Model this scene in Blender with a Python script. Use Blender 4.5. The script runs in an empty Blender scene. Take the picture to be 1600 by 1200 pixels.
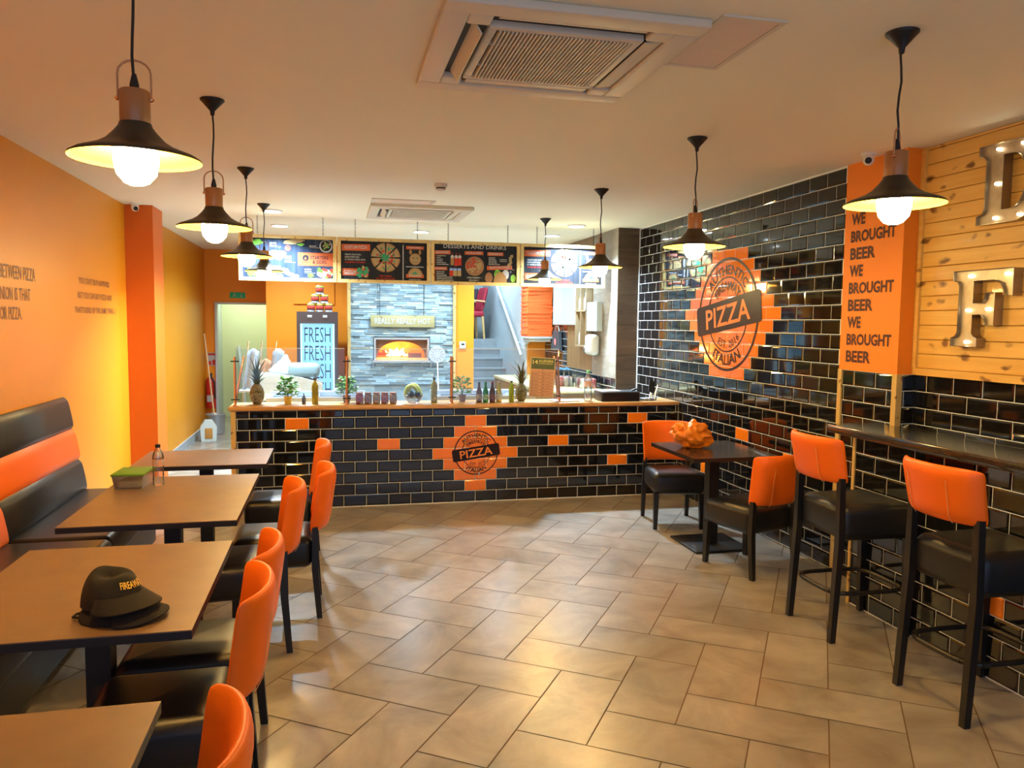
import bpy, math, random
from mathutils import Vector, Matrix
R = random.Random(7)
PI = math.pi
S = bpy.context.scene
COL = S.collection

# ------------------------------------------------------------------ camera, world, exposure
cam_d = bpy.data.cameras.new('camera'); cam = bpy.data.objects.new('camera', cam_d); COL.objects.link(cam)
cam_d.sensor_fit = 'HORIZONTAL'; cam_d.sensor_width = 36.0; cam_d.lens = 36.0 * 1207.0 / 1600.0
cam_d.clip_start = .05; cam_d.clip_end = 100
M = Matrix(((0.974340, 0.007000, -0.225000), (-0.225000, 0.079000, -0.971000), (0.011000, 0.997000, 0.078000)))
ax = Vector((M[0][0], M[1][0], M[2][0])).normalized()
az = Vector((M[0][2], M[1][2], M[2][2])); az = (az - ax * az.dot(ax)).normalized(); ay = az.cross(ax)
cam.matrix_world = Matrix(((ax.x, ay.x, az.x, 0), (ax.y, ay.y, az.y, 0), (ax.z, ay.z, az.z, 1.70), (0, 0, 0, 1)))
S.camera = cam
S.view_settings.view_transform = 'Standard'; S.view_settings.look = 'None'
S.view_settings.gamma = 1; S.view_settings.exposure = 0.88; S.view_settings.use_curve_mapping = False
W = bpy.data.worlds.new('world'); S.world = W; W.use_nodes = True
W.node_tree.nodes['Background'].inputs[0].default_value = (.50, .66, 1.0, 1)
W.node_tree.nodes['Background'].inputs[1].default_value = .75
try:
    S.cycles.max_bounces = 10; S.cycles.transparent_max_bounces = 16; S.cycles.use_denoising = True
except Exception: pass

BULB = 130.0       # radiance of a pendant bulb
DOWN = 24.0       # watts of a kitchen downlight
CEIL = 2.785; XL = -1.92; XR = 3.39; XP = 3.52; XK = 3.13
YC = 7.145        # front of the counter

def area(name, loc, size, watts, col, rot=(0, 0, 0), shape='DISK', sy=None, spread=None):
    l = bpy.data.lights.new(name, 'AREA'); l.shape = shape; l.size = size
    if sy: l.size_y = sy
    l.energy = watts; l.color = col
    if spread: l.spread = spread
    o = bpy.data.objects.new(name, l); o.location = loc; o.rotation_euler = rot; COL.objects.link(o); return o

COOL = (.58, .80, 1.0)
DOWNS = [(-.58, 8.05), (2.62, 8.24), (-.58, 9.25), (1.03, 9.33), (2.62, 9.22), (-.58, 10.6), (1.03, 10.5), (2.3, 10.6)]
for x, y in DOWNS: area('downlight_lamp', (x, y, CEIL - .022), .13, DOWN * (3.6 if y < 8.5 else 1.1), COOL, spread=math.radians(120 if y < 8.5 else 145))
area('stairwell_lamp', (2.4, 12.6, 3.5), .3, 50, COOL)
area('corridor_lamp', (-1.4, 13.6, 2.6), .25, 13, (.9, 1, .9))

# ------------------------------------------------------------------ materials
MATS = {}
def mat(name, col=(.5, .5, .5), rough=.5, metal=0, spec=.5, coat=0, trans=0, emit=None, es=0, ior=1.45,
        noise=None, bump=0, bscale=60, alpha=1, sheen=0):
    """noise = (scale, colour2, detail, stretch)"""
    if name in MATS: return MATS[name]
    m = bpy.data.materials.new(name); m.use_nodes = True; nt = m.node_tree; b = nt.nodes['Principled BSDF']
    b.inputs['Base Color'].default_value = (*col, 1); b.inputs['Roughness'].default_value = rough
    b.inputs['Metallic'].default_value = metal; b.inputs['Specular IOR Level'].default_value = spec
    b.inputs['Coat Weight'].default_value = coat; b.inputs['Coat Roughness'].default_value = .05
    b.inputs['Transmission Weight'].default_value = trans; b.inputs['IOR'].default_value = ior
    b.inputs['Alpha'].default_value = alpha; b.inputs['Sheen Weight'].default_value = sheen
    if emit: b.inputs['Emission Color'].default_value = (*emit, 1); b.inputs['Emission Strength'].default_value = es
    if noise or bump:
        tc = nt.nodes.new('ShaderNodeTexCoord')
    if noise:
        sc, c2, det, st = noise
        mp = nt.nodes.new('ShaderNodeMapping'); mp.inputs['Scale'].default_value = st
        nt.links.new(tc.outputs['Object'], mp.inputs[0])
        n = nt.nodes.new('ShaderNodeTexNoise'); n.inputs['Scale'].default_value = sc; n.inputs['Detail'].default_value = det
        nt.links.new(mp.outputs[0], n.inputs['Vector'])
        r = nt.nodes.new('ShaderNodeValToRGB'); r.color_ramp.elements[0].position = .35; r.color_ramp.elements[1].position = .65
        r.color_ramp.elements[0].color = (*col, 1); r.color_ramp.elements[1].color = (*c2, 1)
        nt.links.new(n.outputs['Fac'], r.inputs[0]); nt.links.new(r.outputs[0], b.inputs['Base Color'])
    if bump:
        n2 = nt.nodes.new('ShaderNodeTexNoise'); n2.inputs['Scale'].default_value = bscale; n2.inputs['Detail'].default_value = 4
        nt.links.new(tc.outputs['Object'], n2.inputs['Vector'])
        bp = nt.nodes.new('ShaderNodeBump'); bp.inputs['Strength'].default_value = bump; bp.inputs['Distance'].default_value = .01
        nt.links.new(n2.outputs['Fac'], bp.inputs['Height']); nt.links.new(bp.outputs[0], b.inputs['Normal'])
    MATS[name] = m; return m

def glassmat(name, tint=(1, 1, 1), rough=0.0, ior=1.5, opac=0.0):
    m = bpy.data.materials.new(name); m.use_nodes = True; nt = m.node_tree; nt.nodes.clear()
    out = nt.nodes.new('ShaderNodeOutputMaterial'); mx = nt.nodes.new('ShaderNodeMixShader')
    f = nt.nodes.new('ShaderNodeFresnel'); f.inputs[0].default_value = ior
    a = nt.nodes.new('ShaderNodeMath'); a.operation = 'ADD'; a.inputs[1].default_value = opac; a.use_clamp = True
    t = nt.nodes.new('ShaderNodeBsdfTransparent'); t.inputs[0].default_value = (*tint, 1)
    g = nt.nodes.new('ShaderNodeBsdfGlossy'); g.inputs['Roughness'].default_value = rough
    nt.links.new(f.outputs[0], a.inputs[0]); nt.links.new(a.outputs[0], mx.inputs[0])
    nt.links.new(t.outputs[0], mx.inputs[1]); nt.links.new(g.outputs[0], mx.inputs[2]); nt.links.new(mx.outputs[0], out.inputs[0])
    MATS[name] = m; return m

def attrmat(name, rough, c_lo, c_mid, c_hi, bump=.3, scale=3.0, tint=.25, rrange=.1, st=(1, 1, 1)):
    """noise-coloured stone; per-face random in the colour attribute 'rnd' shifts pattern and brightness"""
    m = bpy.data.materials.new(name); m.use_nodes = True; nt = m.node_tree; b = nt.nodes['Principled BSDF']; L = nt.links
    at = nt.nodes.new('ShaderNodeAttribute'); at.attribute_name = 'rnd'
    tc = nt.nodes.new('ShaderNodeTexCoord'); mp = nt.nodes.new('ShaderNodeMapping'); mp.inputs['Scale'].default_value = st
    L.new(tc.outputs['Object'], mp.inputs[0])
    ad = nt.nodes.new('ShaderNodeVectorMath'); ad.operation = 'MULTIPLY_ADD'
    ad.inputs[1].default_value = (9, 7, 5); L.new(at.outputs['Color'], ad.inputs[0]); L.new(mp.outputs[0], ad.inputs[2])
    n = nt.nodes.new('ShaderNodeTexNoise'); n.inputs['Scale'].default_value = scale; n.inputs['Detail'].default_value = 9
    n.inputs['Roughness'].default_value = .62; n.inputs['Distortion'].default_value = .6; L.new(ad.outputs[0], n.inputs['Vector'])
    r = nt.nodes.new('ShaderNodeValToRGB'); r.color_ramp.elements[0].position = .25; r.color_ramp.elements[1].position = .78
    r.color_ramp.elements[0].color = (*c_lo, 1); r.color_ramp.elements[1].color = (*c_hi, 1)
    e = r.color_ramp.elements.new(.5); e.color = (*c_mid, 1); L.new(n.outputs['Fac'], r.inputs[0])
    mr = nt.nodes.new('ShaderNodeMapRange'); mr.inputs[3].default_value = 1 - tint; mr.inputs[4].default_value = 1 + tint
    sp = nt.nodes.new('ShaderNodeSeparateColor'); L.new(at.outputs['Color'], sp.inputs[0]); L.new(sp.outputs[0], mr.inputs[0])
    mu = nt.nodes.new('ShaderNodeVectorMath'); mu.operation = 'SCALE'; L.new(r.outputs[0], mu.inputs[0]); L.new(mr.outputs[0], mu.inputs['Scale'])
    L.new(mu.outputs[0], b.inputs['Base Color'])
    rr = nt.nodes.new('ShaderNodeMapRange'); rr.inputs[3].default_value = rough - rrange; rr.inputs[4].default_value = rough + rrange
    L.new(n.outputs['Fac'], rr.inputs[0]); L.new(rr.outputs[0], b.inputs['Roughness'])
    bp = nt.nodes.new('ShaderNodeBump'); bp.inputs['Strength'].default_value = bump; bp.inputs['Distance'].default_value = .004
    L.new(n.outputs['Fac'], bp.inputs['Height']); L.new(bp.outputs[0], b.inputs['Normal'])
    if name == 'slate_floor': b.inputs['Coat Weight'].default_value = .4; b.inputs['Coat Roughness'].default_value = .26
    MATS[name] = m; return m

def woodmat(name, c1, c2, knot, rough=.5, axis=(1, 14, 14), kn=True, kscale=5.0, coat=0):
    m = bpy.data.materials.new(name); m.use_nodes = True; nt = m.node_tree; b = nt.nodes['Principled BSDF']; L = nt.links
    tc = nt.nodes.new('ShaderNodeTexCoord'); mp = nt.nodes.new('ShaderNodeMapping'); mp.inputs['Scale'].default_value = axis
    L.new(tc.outputs['Object'], mp.inputs[0])
    n = nt.nodes.new('ShaderNodeTexNoise'); n.inputs['Scale'].default_value = 2.2; n.inputs['Detail'].default_value = 6; n.inputs['Distortion'].default_value = .6
    L.new(mp.outputs[0], n.inputs['Vector'])
    r = nt.nodes.new('ShaderNodeValToRGB'); r.color_ramp.elements[0].position = .3; r.color_ramp.elements[1].position = .7
    r.color_ramp.elements[0].color = (*c1, 1); r.color_ramp.elements[1].color = (*c2, 1); L.new(n.outputs['Fac'], r.inputs[0])
    cur = r.outputs[0]
    if kn:
        mp2 = nt.nodes.new('ShaderNodeMapping'); mp2.inputs['Scale'].default_value = [1.0 if a == 1 else 1.7 for a in axis]
        L.new(tc.outputs['Object'], mp2.inputs[0])
        nd = nt.nodes.new('ShaderNodeTexNoise'); nd.inputs['Scale'].default_value = 7; L.new(mp2.outputs[0], nd.inputs['Vector'])
        va = nt.nodes.new('ShaderNodeVectorMath'); va.operation = 'MULTIPLY_ADD'; va.inputs[1].default_value = (.13, .13, .13)
        L.new(nd.outputs['Color'], va.inputs[0]); L.new(mp2.outputs[0], va.inputs[2])
        v = nt.nodes.new('ShaderNodeTexVoronoi'); v.inputs['Scale'].default_value = kscale; L.new(va.outputs[0], v.inputs['Vector'])
        kr = nt.nodes.new('ShaderNodeValToRGB'); kr.color_ramp.elements[0].position = .13; kr.color_ramp.elements[1].position = .27
        kr.color_ramp.elements[0].color = (1, 1, 1, 1); kr.color_ramp.elements[1].color = (0, 0, 0, 1); L.new(v.outputs['Distance'], kr.inputs[0])
        mx = nt.nodes.new('ShaderNodeMix'); mx.data_type = 'RGBA'; L.new(kr.outputs[0], mx.inputs[0]); L.new(cur, mx.inputs[6]); mx.inputs[7].default_value = (*knot, 1)
        cur = mx.outputs[2]
    L.new(cur, b.inputs['Base Color']); b.inputs['Roughness'].default_value = rough; b.inputs['Coat Weight'].default_value = coat
    bp = nt.nodes.new('ShaderNodeBump'); bp.inputs['Strength'].default_value = .15; bp.inputs['Distance'].default_value = .003
    L.new(n.outputs['Fac'], bp.inputs['Height']); L.new(bp.outputs[0], b.inputs['Normal'])
    MATS[name] = m; return m

ORANGE = (.70, .27, .008)
m_wall = mat('orange_paint', ORANGE, .42, noise=(.9, (.72, .29, .011), 3, (1, 1, 1)), bump=.06, bscale=40)
m_wallk = mat('orange_paint_kitchen', (.80, .26, .008), .5, bump=.05, bscale=40)
m_wall_shaded = mat('orange_paint_shaded', (.62, .125, .004), .5, bump=.05, bscale=40)  # darker wall orange: the left pillar's shade is put into its colour
m_pilr = mat('pillar_orange', (.84, .235, .01), .6, bump=.05, bscale=40)
m_ceil = mat('ceiling_white', (.88, .85, .66), .75, bump=.04, bscale=90)
m_white = mat('white_paint', (.50, .55, .56), .5)
m_green = mat('pale_green_paint', (.60, .66, .40), .6)
m_black_tile = mat('black_glaze', (.006, .006, .007), .05, spec=.6, coat=.3)
m_orange_tile = mat('orange_glaze', (.82, .20, .006), .10, spec=.5, coat=.3)
m_grout = mat('grout', (.78, .82, .80), .8)
m_fgrout = mat('floor_grout', (.15, .10, .06), .9)
m_floor = attrmat('slate_floor', .33, (.17, .145, .115), (.30, .265, .22), (.43, .39, .335), bump=.2, scale=2.6, tint=.10, rrange=.05, st=(1, 1, 1))
m_stone = attrmat('split_stone', .7, (.13, .21, .27), (.24, .33, .37), (.50, .46, .34), bump=.6, scale=5, tint=.45, st=(1, 1, 3))
m_brownt = attrmat('brown_wood_tile', .45, (.045, .028, .015), (.075, .046, .024), (.115, .075, .04), scale=4, tint=.2, bump=.2, st=(1, 1, 5))
m_greyt = attrmat('grey_wood_tile', .5, (.15, .135, .105), (.21, .185, .145), (.29, .26, .21), scale=4, tint=.2, bump=.2, st=(1, 1, 5))
m_stair = attrmat('stair_tile', .5, (.26, .29, .31), (.32, .355, .37), (.39, .42, .44), scale=4, tint=.08, bump=.1)
m_pine = woodmat('pine', (.70, .38, .075), (.80, .50, .13), (.20, .075, .012), axis=(14, 1, 14), rough=.42, kscale=6.5, coat=.1)
m_pinex = woodmat('pine_frame', (.46, .31, .10), (.56, .42, .17), (.30, .16, .05), axis=(2, 14, 14), rough=.5, kscale=9)
m_pinez = woodmat('pine_upright', (.52, .34, .10), (.62, .44, .17), (.22, .11, .03), axis=(14, 14, 2), rough=.5, kscale=9)
m_worktop = woodmat('worktop_wood', (.42, .20, .06), (.62, .36, .13), (.1, .05, .02), axis=(2, 16, 16), rough=.35, kn=False, coat=.2)
m_panel = woodmat('brown_panel', (.15, .085, .03), (.22, .13, .05), (.1, .05, .02), axis=(14, 14, 1.5), rough=.45, kn=False)
m_tabletop = mat('table_laminate', (.165, .10, .052), .36, spec=.5, noise=(9, (.19, .118, .062), 6, (1, 1, 1)), bump=.04, bscale=300)
m_tedge = mat('table_edge_black', (.012, .010, .010), .4)
m_blackw = mat('black_wood', (.010, .009, .009), .35)
m_bmetal = mat('black_metal', (.012, .012, .013), .45)
m_leather = mat('black_leather', (.010, .011, .013), .38, spec=.5, bump=.06, bscale=180)
m_orl = mat('orange_leather', (.90, .155, .004), .42, spec=.45, bump=.05, bscale=220)
m_seam = mat('seam_thread', (.75, .35, .10), .6)
m_granite = mat('black_granite', (.010, .009, .009), .08, spec=.6, coat=.3, noise=(240, (.05, .038, .028), 2, (1, 1, 1)))
m_shade = mat('dark_shade', (.05, .038, .022), .38, metal=.2)
m_shadein = mat('shade_gold_inside', (.95, .52, .08), .35, metal=.25)
m_copwood = mat('pendant_wood', (.42, .17, .055), .35, noise=(6, (.50, .22, .08), 5, (1, 1, .1)))
m_strap = mat('leather_strap', (.50, .26, .12), .5)
m_copper = mat('copper', (.80, .42, .22), .22, metal=1)
m_steel = mat('steel', (.62, .66, .70), .28, metal=1)
m_steelp = mat('brushed_steel_panel', (.40, .43, .46), .35, metal=.7)
m_dark = mat('dark_void', (.01, .01, .01), .6)
m_bulb = mat('bulb_glow', (1, .8, .5), .2, emit=(1, .73, .28), es=BULB)
m_dl = mat('downlight_glow', (1, 1, 1), .3, emit=(.85, .95, 1), es=14)
m_plastic = mat('white_plastic', (.78, .76, .70), .4)
m_acp = mat('ac_plastic', (.70, .64, .50), .5)
m_acd = mat('ac_dark_slot', (.03, .025, .02), .6)
m_glass = glassmat('clear_glass', (.97, .985, .985))
m_bottle = glassmat('clear_bottle', (.96, .985, .99), .2, 1.3, .2)
m_tub = glassmat('tub_plastic', (.95, .96, .90), .35, 1.4, .25)
m_logo = mat('dark_decal', (.018, .006, .005), .35, spec=.25)
m_logotxt = mat('decal_text_orange', (.82, .24, .03), .2)
m_wtxt = mat('brown_wall_vinyl', (.22, .085, .03), .5)
m_ptxt = mat('dark_red_vinyl', (.07, .014, .01), .6)
m_ink = mat('menu_black', (.012, .013, .017), .65, spec=.15, noise=(40, (.020, .022, .028), 4, (1, 1, .05)))
m_inkb = mat('menu_blue_black', (.014, .022, .042), .65, spec=.15, noise=(30, (.03, .042, .07), 4, (1, 1, .05)))
m_lab = mat('menu_orange', (.45, .10, .035), .65, spec=.15)
m_wht = mat('print_white', (.40, .40, .39), .65, spec=.15)
m_red = mat('print_red', (.40, .035, .02), .65, spec=.15)
m_crust = mat('pizza_crust', (.30, .17, .07), .65, spec=.15)
m_cheese = mat('pizza_cheese', (.32, .23, .11), .65, spec=.15)
m_tom = mat('tomato', (.42, .035, .018), .5)
m_leaf = mat('leaf_green', (.06, .24, .015), .45, noise=(30, (.16, .42, .04), 2, (1, 1, 1)))
m_leafd = mat('leaf_dark', (.05, .11, .02), .5)
m_basil = mat('basil_print', (.02, .22, .10), .5)
m_brownf = mat('print_brown', (.22, .10, .05), .6)

# ------------------------------------------------------------------ mesh builder
class MB:
    def __init__(s): s.v = []; s.f = []; s.m = []; s.sm = []; s.c = []
    def add(s, vs, fs, mi=0, smooth=False, rnd=None):
        o = len(s.v); s.v += [tuple(p) for p in vs]
        rc = rnd if rnd is not None else (R.random(), R.random(), R.random())
        for f in fs: s.f.append(tuple(i + o for i in f)); s.m.append(mi); s.sm.append(smooth); s.c.append(rc)
    def box(s, a, b, mi=0, rot=None, bev=0):
        x0, x1 = sorted((a[0], b[0])); y0, y1 = sorted((a[1], b[1])); z0, z1 = sorted((a[2], b[2]))
        if bev:
            c = ((x0 + x1) / 2, (y0 + y1) / 2, (z0 + z1) / 2); h = ((x1 - x0) / 2, (y1 - y0) / 2, (z1 - z0) / 2)
            return s.rbox(c, h, bev, mi)
        vs = [Vector(p) for p in ((x0, y0, z0), (x1, y0, z0), (x1, y1, z0), (x0, y1, z0), (x0, y0, z1), (x1, y0, z1), (x1, y1, z1), (x0, y1, z1))]
        if rot:
            c = Vector(((x0 + x1) / 2, (y0 + y1) / 2, (z0 + z1) / 2)); vs = [rot @ (p - c) + c for p in vs]
        s.add(vs, [(0, 3, 2, 1), (4, 5, 6, 7), (0, 1, 5, 4), (1, 2, 6, 5), (2, 3, 7, 6), (3, 0, 4, 7)], mi)
    def rbox(s, c, h, r, mi=0, n=3, fn=None):
        """rounded box: superposed sphere octants"""
        r = min(r, *[k * .999 for k in h])
        def axis(hh):
            t = [-hh + r - r * math.cos(i / n * PI / 2) for i in range(n + 1)]
            return t
        N = 4 * n + 4
        # latitude/longitude construction
        lat = [(-1, PI / 2 * (i / n) - PI / 2) for i in range(n + 1)] + [(1, PI / 2 * (i / n)) for i in range(n + 1)]
        vs = []
        for sgn, a in lat:
            for q in range(4):
                sx = (1, -1, -1, 1)[q]; sy = (1, 1, -1, -1)[q]
                for i in range(n + 1):
                    b = q * PI / 2 + i / n * PI / 2
                    vs.append(Vector((sx * (h[0] - r) + r * math.cos(a) * math.cos(b), sy * (h[1] - r) + r * math.cos(a) * math.sin(b), sgn * (h[2] - r) + r * math.sin(a))))
        if fn: vs = [fn(p) for p in vs]
        vs = [p + Vector(c) for p in vs]
        fs = []
        for j in range(len(lat) - 1):
            for i in range(N):
                a, b = j * N + i, j * N + (i + 1) % N
                fs.append((a, b, b + N, a + N))
        fs.append(tuple(range(N))[::-1]); fs.append(tuple((len(lat) - 1) * N + i for i in range(N)))
        s.add(vs, fs, mi, True)
    def lathe(s, prof, o=(0, 0, 0), n=24, mi=0, smooth=True, cap=True, M4=None, fn=None):
        vs = []; fs = []
        for r, z in prof:
            for i in range(n):
                a = 2 * PI * i / n; vs.append(Vector((r * math.cos(a), r * math.sin(a), z)))
        for j in range(len(prof) - 1):
            for i in range(n):
                a, b = j * n + i, j * n + (i + 1) % n; fs.append((a, b, b + n, a + n))
        if cap:
            if prof[0][0] > 1e-5: fs.append(tuple(range(n))[::-1])
            if prof[-1][0] > 1e-5: fs.append(tuple((len(prof) - 1) * n + i for i in range(n)))
        if fn: vs = [fn(p) for p in vs]
        if M4: vs = [M4 @ p for p in vs]
        s.add([p + Vector(o) for p in vs], fs, mi, smooth)
    def tube(s, pts, r, n=8, mi=0, closed=False, smooth=True, rad=None):
        pts = [Vector(p) for p in pts]; m = len(pts); vs = []; fs = []; up = None
        for i, p in enumerate(pts):
            if closed: t = (pts[(i + 1) % m] - pts[i - 1])
            else: t = pts[min(i + 1, m - 1)] - pts[max(i - 1, 0)]
            t.normalize()
            if up is None: up = t.orthogonal().normalized()
            up = (up - t * up.dot(t)).normalized(); w = t.cross(up)
            rr = rad[i] if rad else r
            for k in range(n):
                a = 2 * PI * k / n; vs.append(p + (up * math.cos(a) + w * math.sin(a)) * rr)
        for j in range(m if closed else m - 1):
            for i in range(n):
                a, b = j * n + i, j * n + (i + 1) % n; c, d = ((j + 1) % m) * n + (i + 1) % n, ((j + 1) % m) * n + i
                fs.append((a, b, c, d))
        if not closed: fs.append(tuple(range(n))[::-1]); fs.append(tuple((m - 1) * n + i for i in range(n)))
        s.add(vs, fs, mi, smooth)
    def taper(s, p0, p1, h0, h1, mi=0):
        """square leg from p0 (half-size h0) to p1 (half-size h1)"""
        vs = []
        for p, h in ((p0, h0), (p1, h1)):
            for sx, sy in ((-1, -1), (1, -1), (1, 1), (-1, 1)): vs.append((p[0] + sx * h, p[1] + sy * h, p[2]))
        s.add(vs, [(0, 3, 2, 1), (4, 5, 6, 7), (0, 1, 5, 4), (1, 2, 6, 5), (2, 3, 7, 6), (3, 0, 4, 7)], mi)
    def ball(s, c, r, mi=0, n=12, sc=(1, 1, 1)):
        prof = [(r * math.sin(PI * i / n), -r * math.cos(PI * i / n)) for i in range(n + 1)]
        prof[0] = (1e-6, -r); prof[-1] = (1e-6, r)
        s.lathe(prof, (0, 0, 0), n + 4, mi, fn=lambda p: Vector((p.x * sc[0] + c[0], p.y * sc[1] + c[1], p.z * sc[2] + c[2])))
    def quad(s, a, b, c, d, mi=0): s.add([a, b, c, d], [(0, 1, 2, 3)], mi)
    def build(s, name, mats, parent=None, loc=None):
        me = bpy.data.meshes.new(name); me.from_pydata(s.v, [], s.f)
        if not isinstance(mats, (list, tuple)): mats = [mats]
        for m in mats: me.materials.append(m)
        me.polygons.foreach_set('material_index', s.m); me.polygons.foreach_set('use_smooth', s.sm)
        ca = me.color_attributes.new('rnd', 'FLOAT_COLOR', 'CORNER')
        buf = []
        for p in me.polygons:
            buf += [*s.c[p.index], 1.0] * p.loop_total
        ca.data.foreach_set('color', buf)
        me.update()
        if any(s.sm):
            try: me.set_sharp_from_angle(angle=math.radians(48))
            except Exception: pass
        o = bpy.data.objects.new(name, me); COL.objects.link(o)
        if parent: o.parent = parent
        if loc: o.location = loc
        return o

def tag(o, label=None, cat=None, group=None, kind=None):
    if label: o['label'] = label
    if cat: o['category'] = cat
    if group: o['group'] = group
    if kind: o['kind'] = kind
    return o
def empty(name, loc, rz=0, label=None, cat=None, group=None):
    o = bpy.data.objects.new(name, None); o.empty_display_size = .1; COL.objects.link(o)
    o.location = loc; o.rotation_euler = (0, 0, rz); return tag(o, label, cat, group)
def struct(name, mb, mats, parent=None):
    o = mb.build(name, mats, parent)
    if not parent: o['kind'] = 'structure'
    return o
def kids(o): return [c for c in bpy.data.objects if c.parent == o]
def dup(root, loc, rz=None, label=None, group=None, sc=None):
    def rec(o, par):
        c = o.copy(); COL.objects.link(c); c.parent = par
        for k in kids_of.get(o.name, []): rec(k, c)
        return c
    kids_of = {}
    for ob in bpy.data.objects:
        if ob.parent: kids_of.setdefault(ob.parent.name, []).append(ob)
    r = rec(root, None); r.location = loc
    if rz is not None: r.rotation_euler = (0, 0, rz)
    if label: r['label'] = label
    if group: r['group'] = group
    if sc: r.scale = sc
    return r

# ------------------------------------------------------------------ text helper (built-in font)
_tc = {}
def text_geo(s, bold=0.0):
    k = (s, bold)
    if k in _tc: return _tc[k]
    cu = bpy.data.curves.new('t', 'FONT'); cu.body = s; cu.size = 1; cu.resolution_u = 2; cu.offset = bold; cu.align_x = 'LEFT'
    o = bpy.data.objects.new('t', cu); COL.objects.link(o)
    dg = bpy.context.evaluated_depsgraph_get(); dg.update()
    me = bpy.data.meshes.new_from_object(o.evaluated_get(dg))
    vs = [v.co.copy() for v in me.vertices]; fs = [tuple(p.vertices) for p in me.polygons]
    bpy.data.objects.remove(o); bpy.data.meshes.remove(me); bpy.data.curves.remove(cu)
    x0 = min(v.x for v in vs); x1 = max(v.x for v in vs); y0 = min(v.y for v in vs); y1 = max(v.y for v in vs)
    vs = [((v.x - x0) / (x1 - x0), (v.y - y0) / (y1 - y0)) for v in vs]
    _tc[k] = (vs, fs, (x1 - x0) / (y1 - y0)); return _tc[k]
class Frame:
    """a plane to draw on: origin o, right u, up v, outward n"""
    def __init__(s, o, u, v, n): s.o = Vector(o); s.u = Vector(u); s.v = Vector(v); s.n = Vector(n)
    def P(s, a, b, e=0): return s.o + s.u * a + s.v * b + s.n * e
def put_text(mb, F, s, a0, b0, w, h, e=.001, mi=0, bold=0.0, ang=0, shear=0):
    """text filling the w x h box whose lower left corner is (a0, b0)"""
    vs, fs, asp = text_geo(s, bold); ca, sa = math.cos(ang), math.sin(ang); out = []
    for x, y in vs:
        p, q = x * w + shear * y * h, y * h; out.append(F.P(a0 + p * ca - q * sa, b0 + p * sa + q * ca, e))
    mb.add(out, fs, mi)
def arc_text(mb, F, s, ca, cb, r, h, a_mid, span, e=.001, mi=0, inside=False, bold=0.0):
    vs, fs, asp = text_geo(s, bold); out = []
    for x, y in vs:
        if inside: a = a_mid + (x - .5) * span; rr = r - y * h + h
        else: a = a_mid - (x - .5) * span; rr = r + y * h
        out.append(F.P(ca + rr * math.cos(a), cb + rr * math.sin(a), e))
    mb.add(out, fs, mi)
def rect(mb, F, a0, b0, a1, b1, e=.0005, mi=0, ang=0):
    c = ((a0 + a1) / 2, (b0 + b1) / 2); pts = []
    for a, b in ((a0, b0), (a1, b0), (a1, b1), (a0, b1)):
        x, y = a - c[0], b - c[1]; pts.append(F.P(c[0] + x * math.cos(ang) - y * math.sin(ang), c[1] + x * math.sin(ang) + y * math.cos(ang), e))
    mb.add(pts, [(0, 1, 2, 3)], mi)
def disc(mb, F, a, b, r, e=.0005, mi=0, n=20, a0=0, a1=2 * PI, ry=None, jit=0):
    ry = ry or r; full = abs(a1 - a0 - 2 * PI) < 1e-6
    pts = [] if full else [F.P(a, b, e)]
    for i in range(n if full else n + 1):
        t = a0 + (a1 - a0) * i / n; k = 1 + R.uniform(-jit, jit); pts.append(F.P(a + r * k * math.cos(t), b + ry * k * math.sin(t), e))
    mb.add(pts, [tuple(range(len(pts)))], mi)
def ring(mb, F, a, b, r0, r1, e=.0005, mi=0, n=48, a0=0, a1=2 * PI):
    vs = []; fs = []
    for i in range(n + 1):
        t = a0 + (a1 - a0) * i / n
        vs += [F.P(a + r0 * math.cos(t), b + r0 * math.sin(t), e), F.P(a + r1 * math.cos(t), b + r1 * math.sin(t), e)]
    for i in range(n): fs.append((2 * i, 2 * i + 1, 2 * i + 3, 2 * i + 2))
    mb.add(vs, fs, mi)
def scrib(mb, F, a0, b0, w, h, e=.001, mi=0):
    """a line of print too small to read: little uneven marks"""
    x = a0
    while x < a0 + w:
        l = R.uniform(.5, 1.6) * h
        rect(mb, F, x, b0 + R.uniform(0, .1) * h, min(x + l, a0 + w), b0 + h * R.uniform(.75, 1), e, mi); x += l + h * .28
X_, Y_, Z_ = (1, 0, 0), (0, 1, 0), (0, 0, 1)

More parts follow.
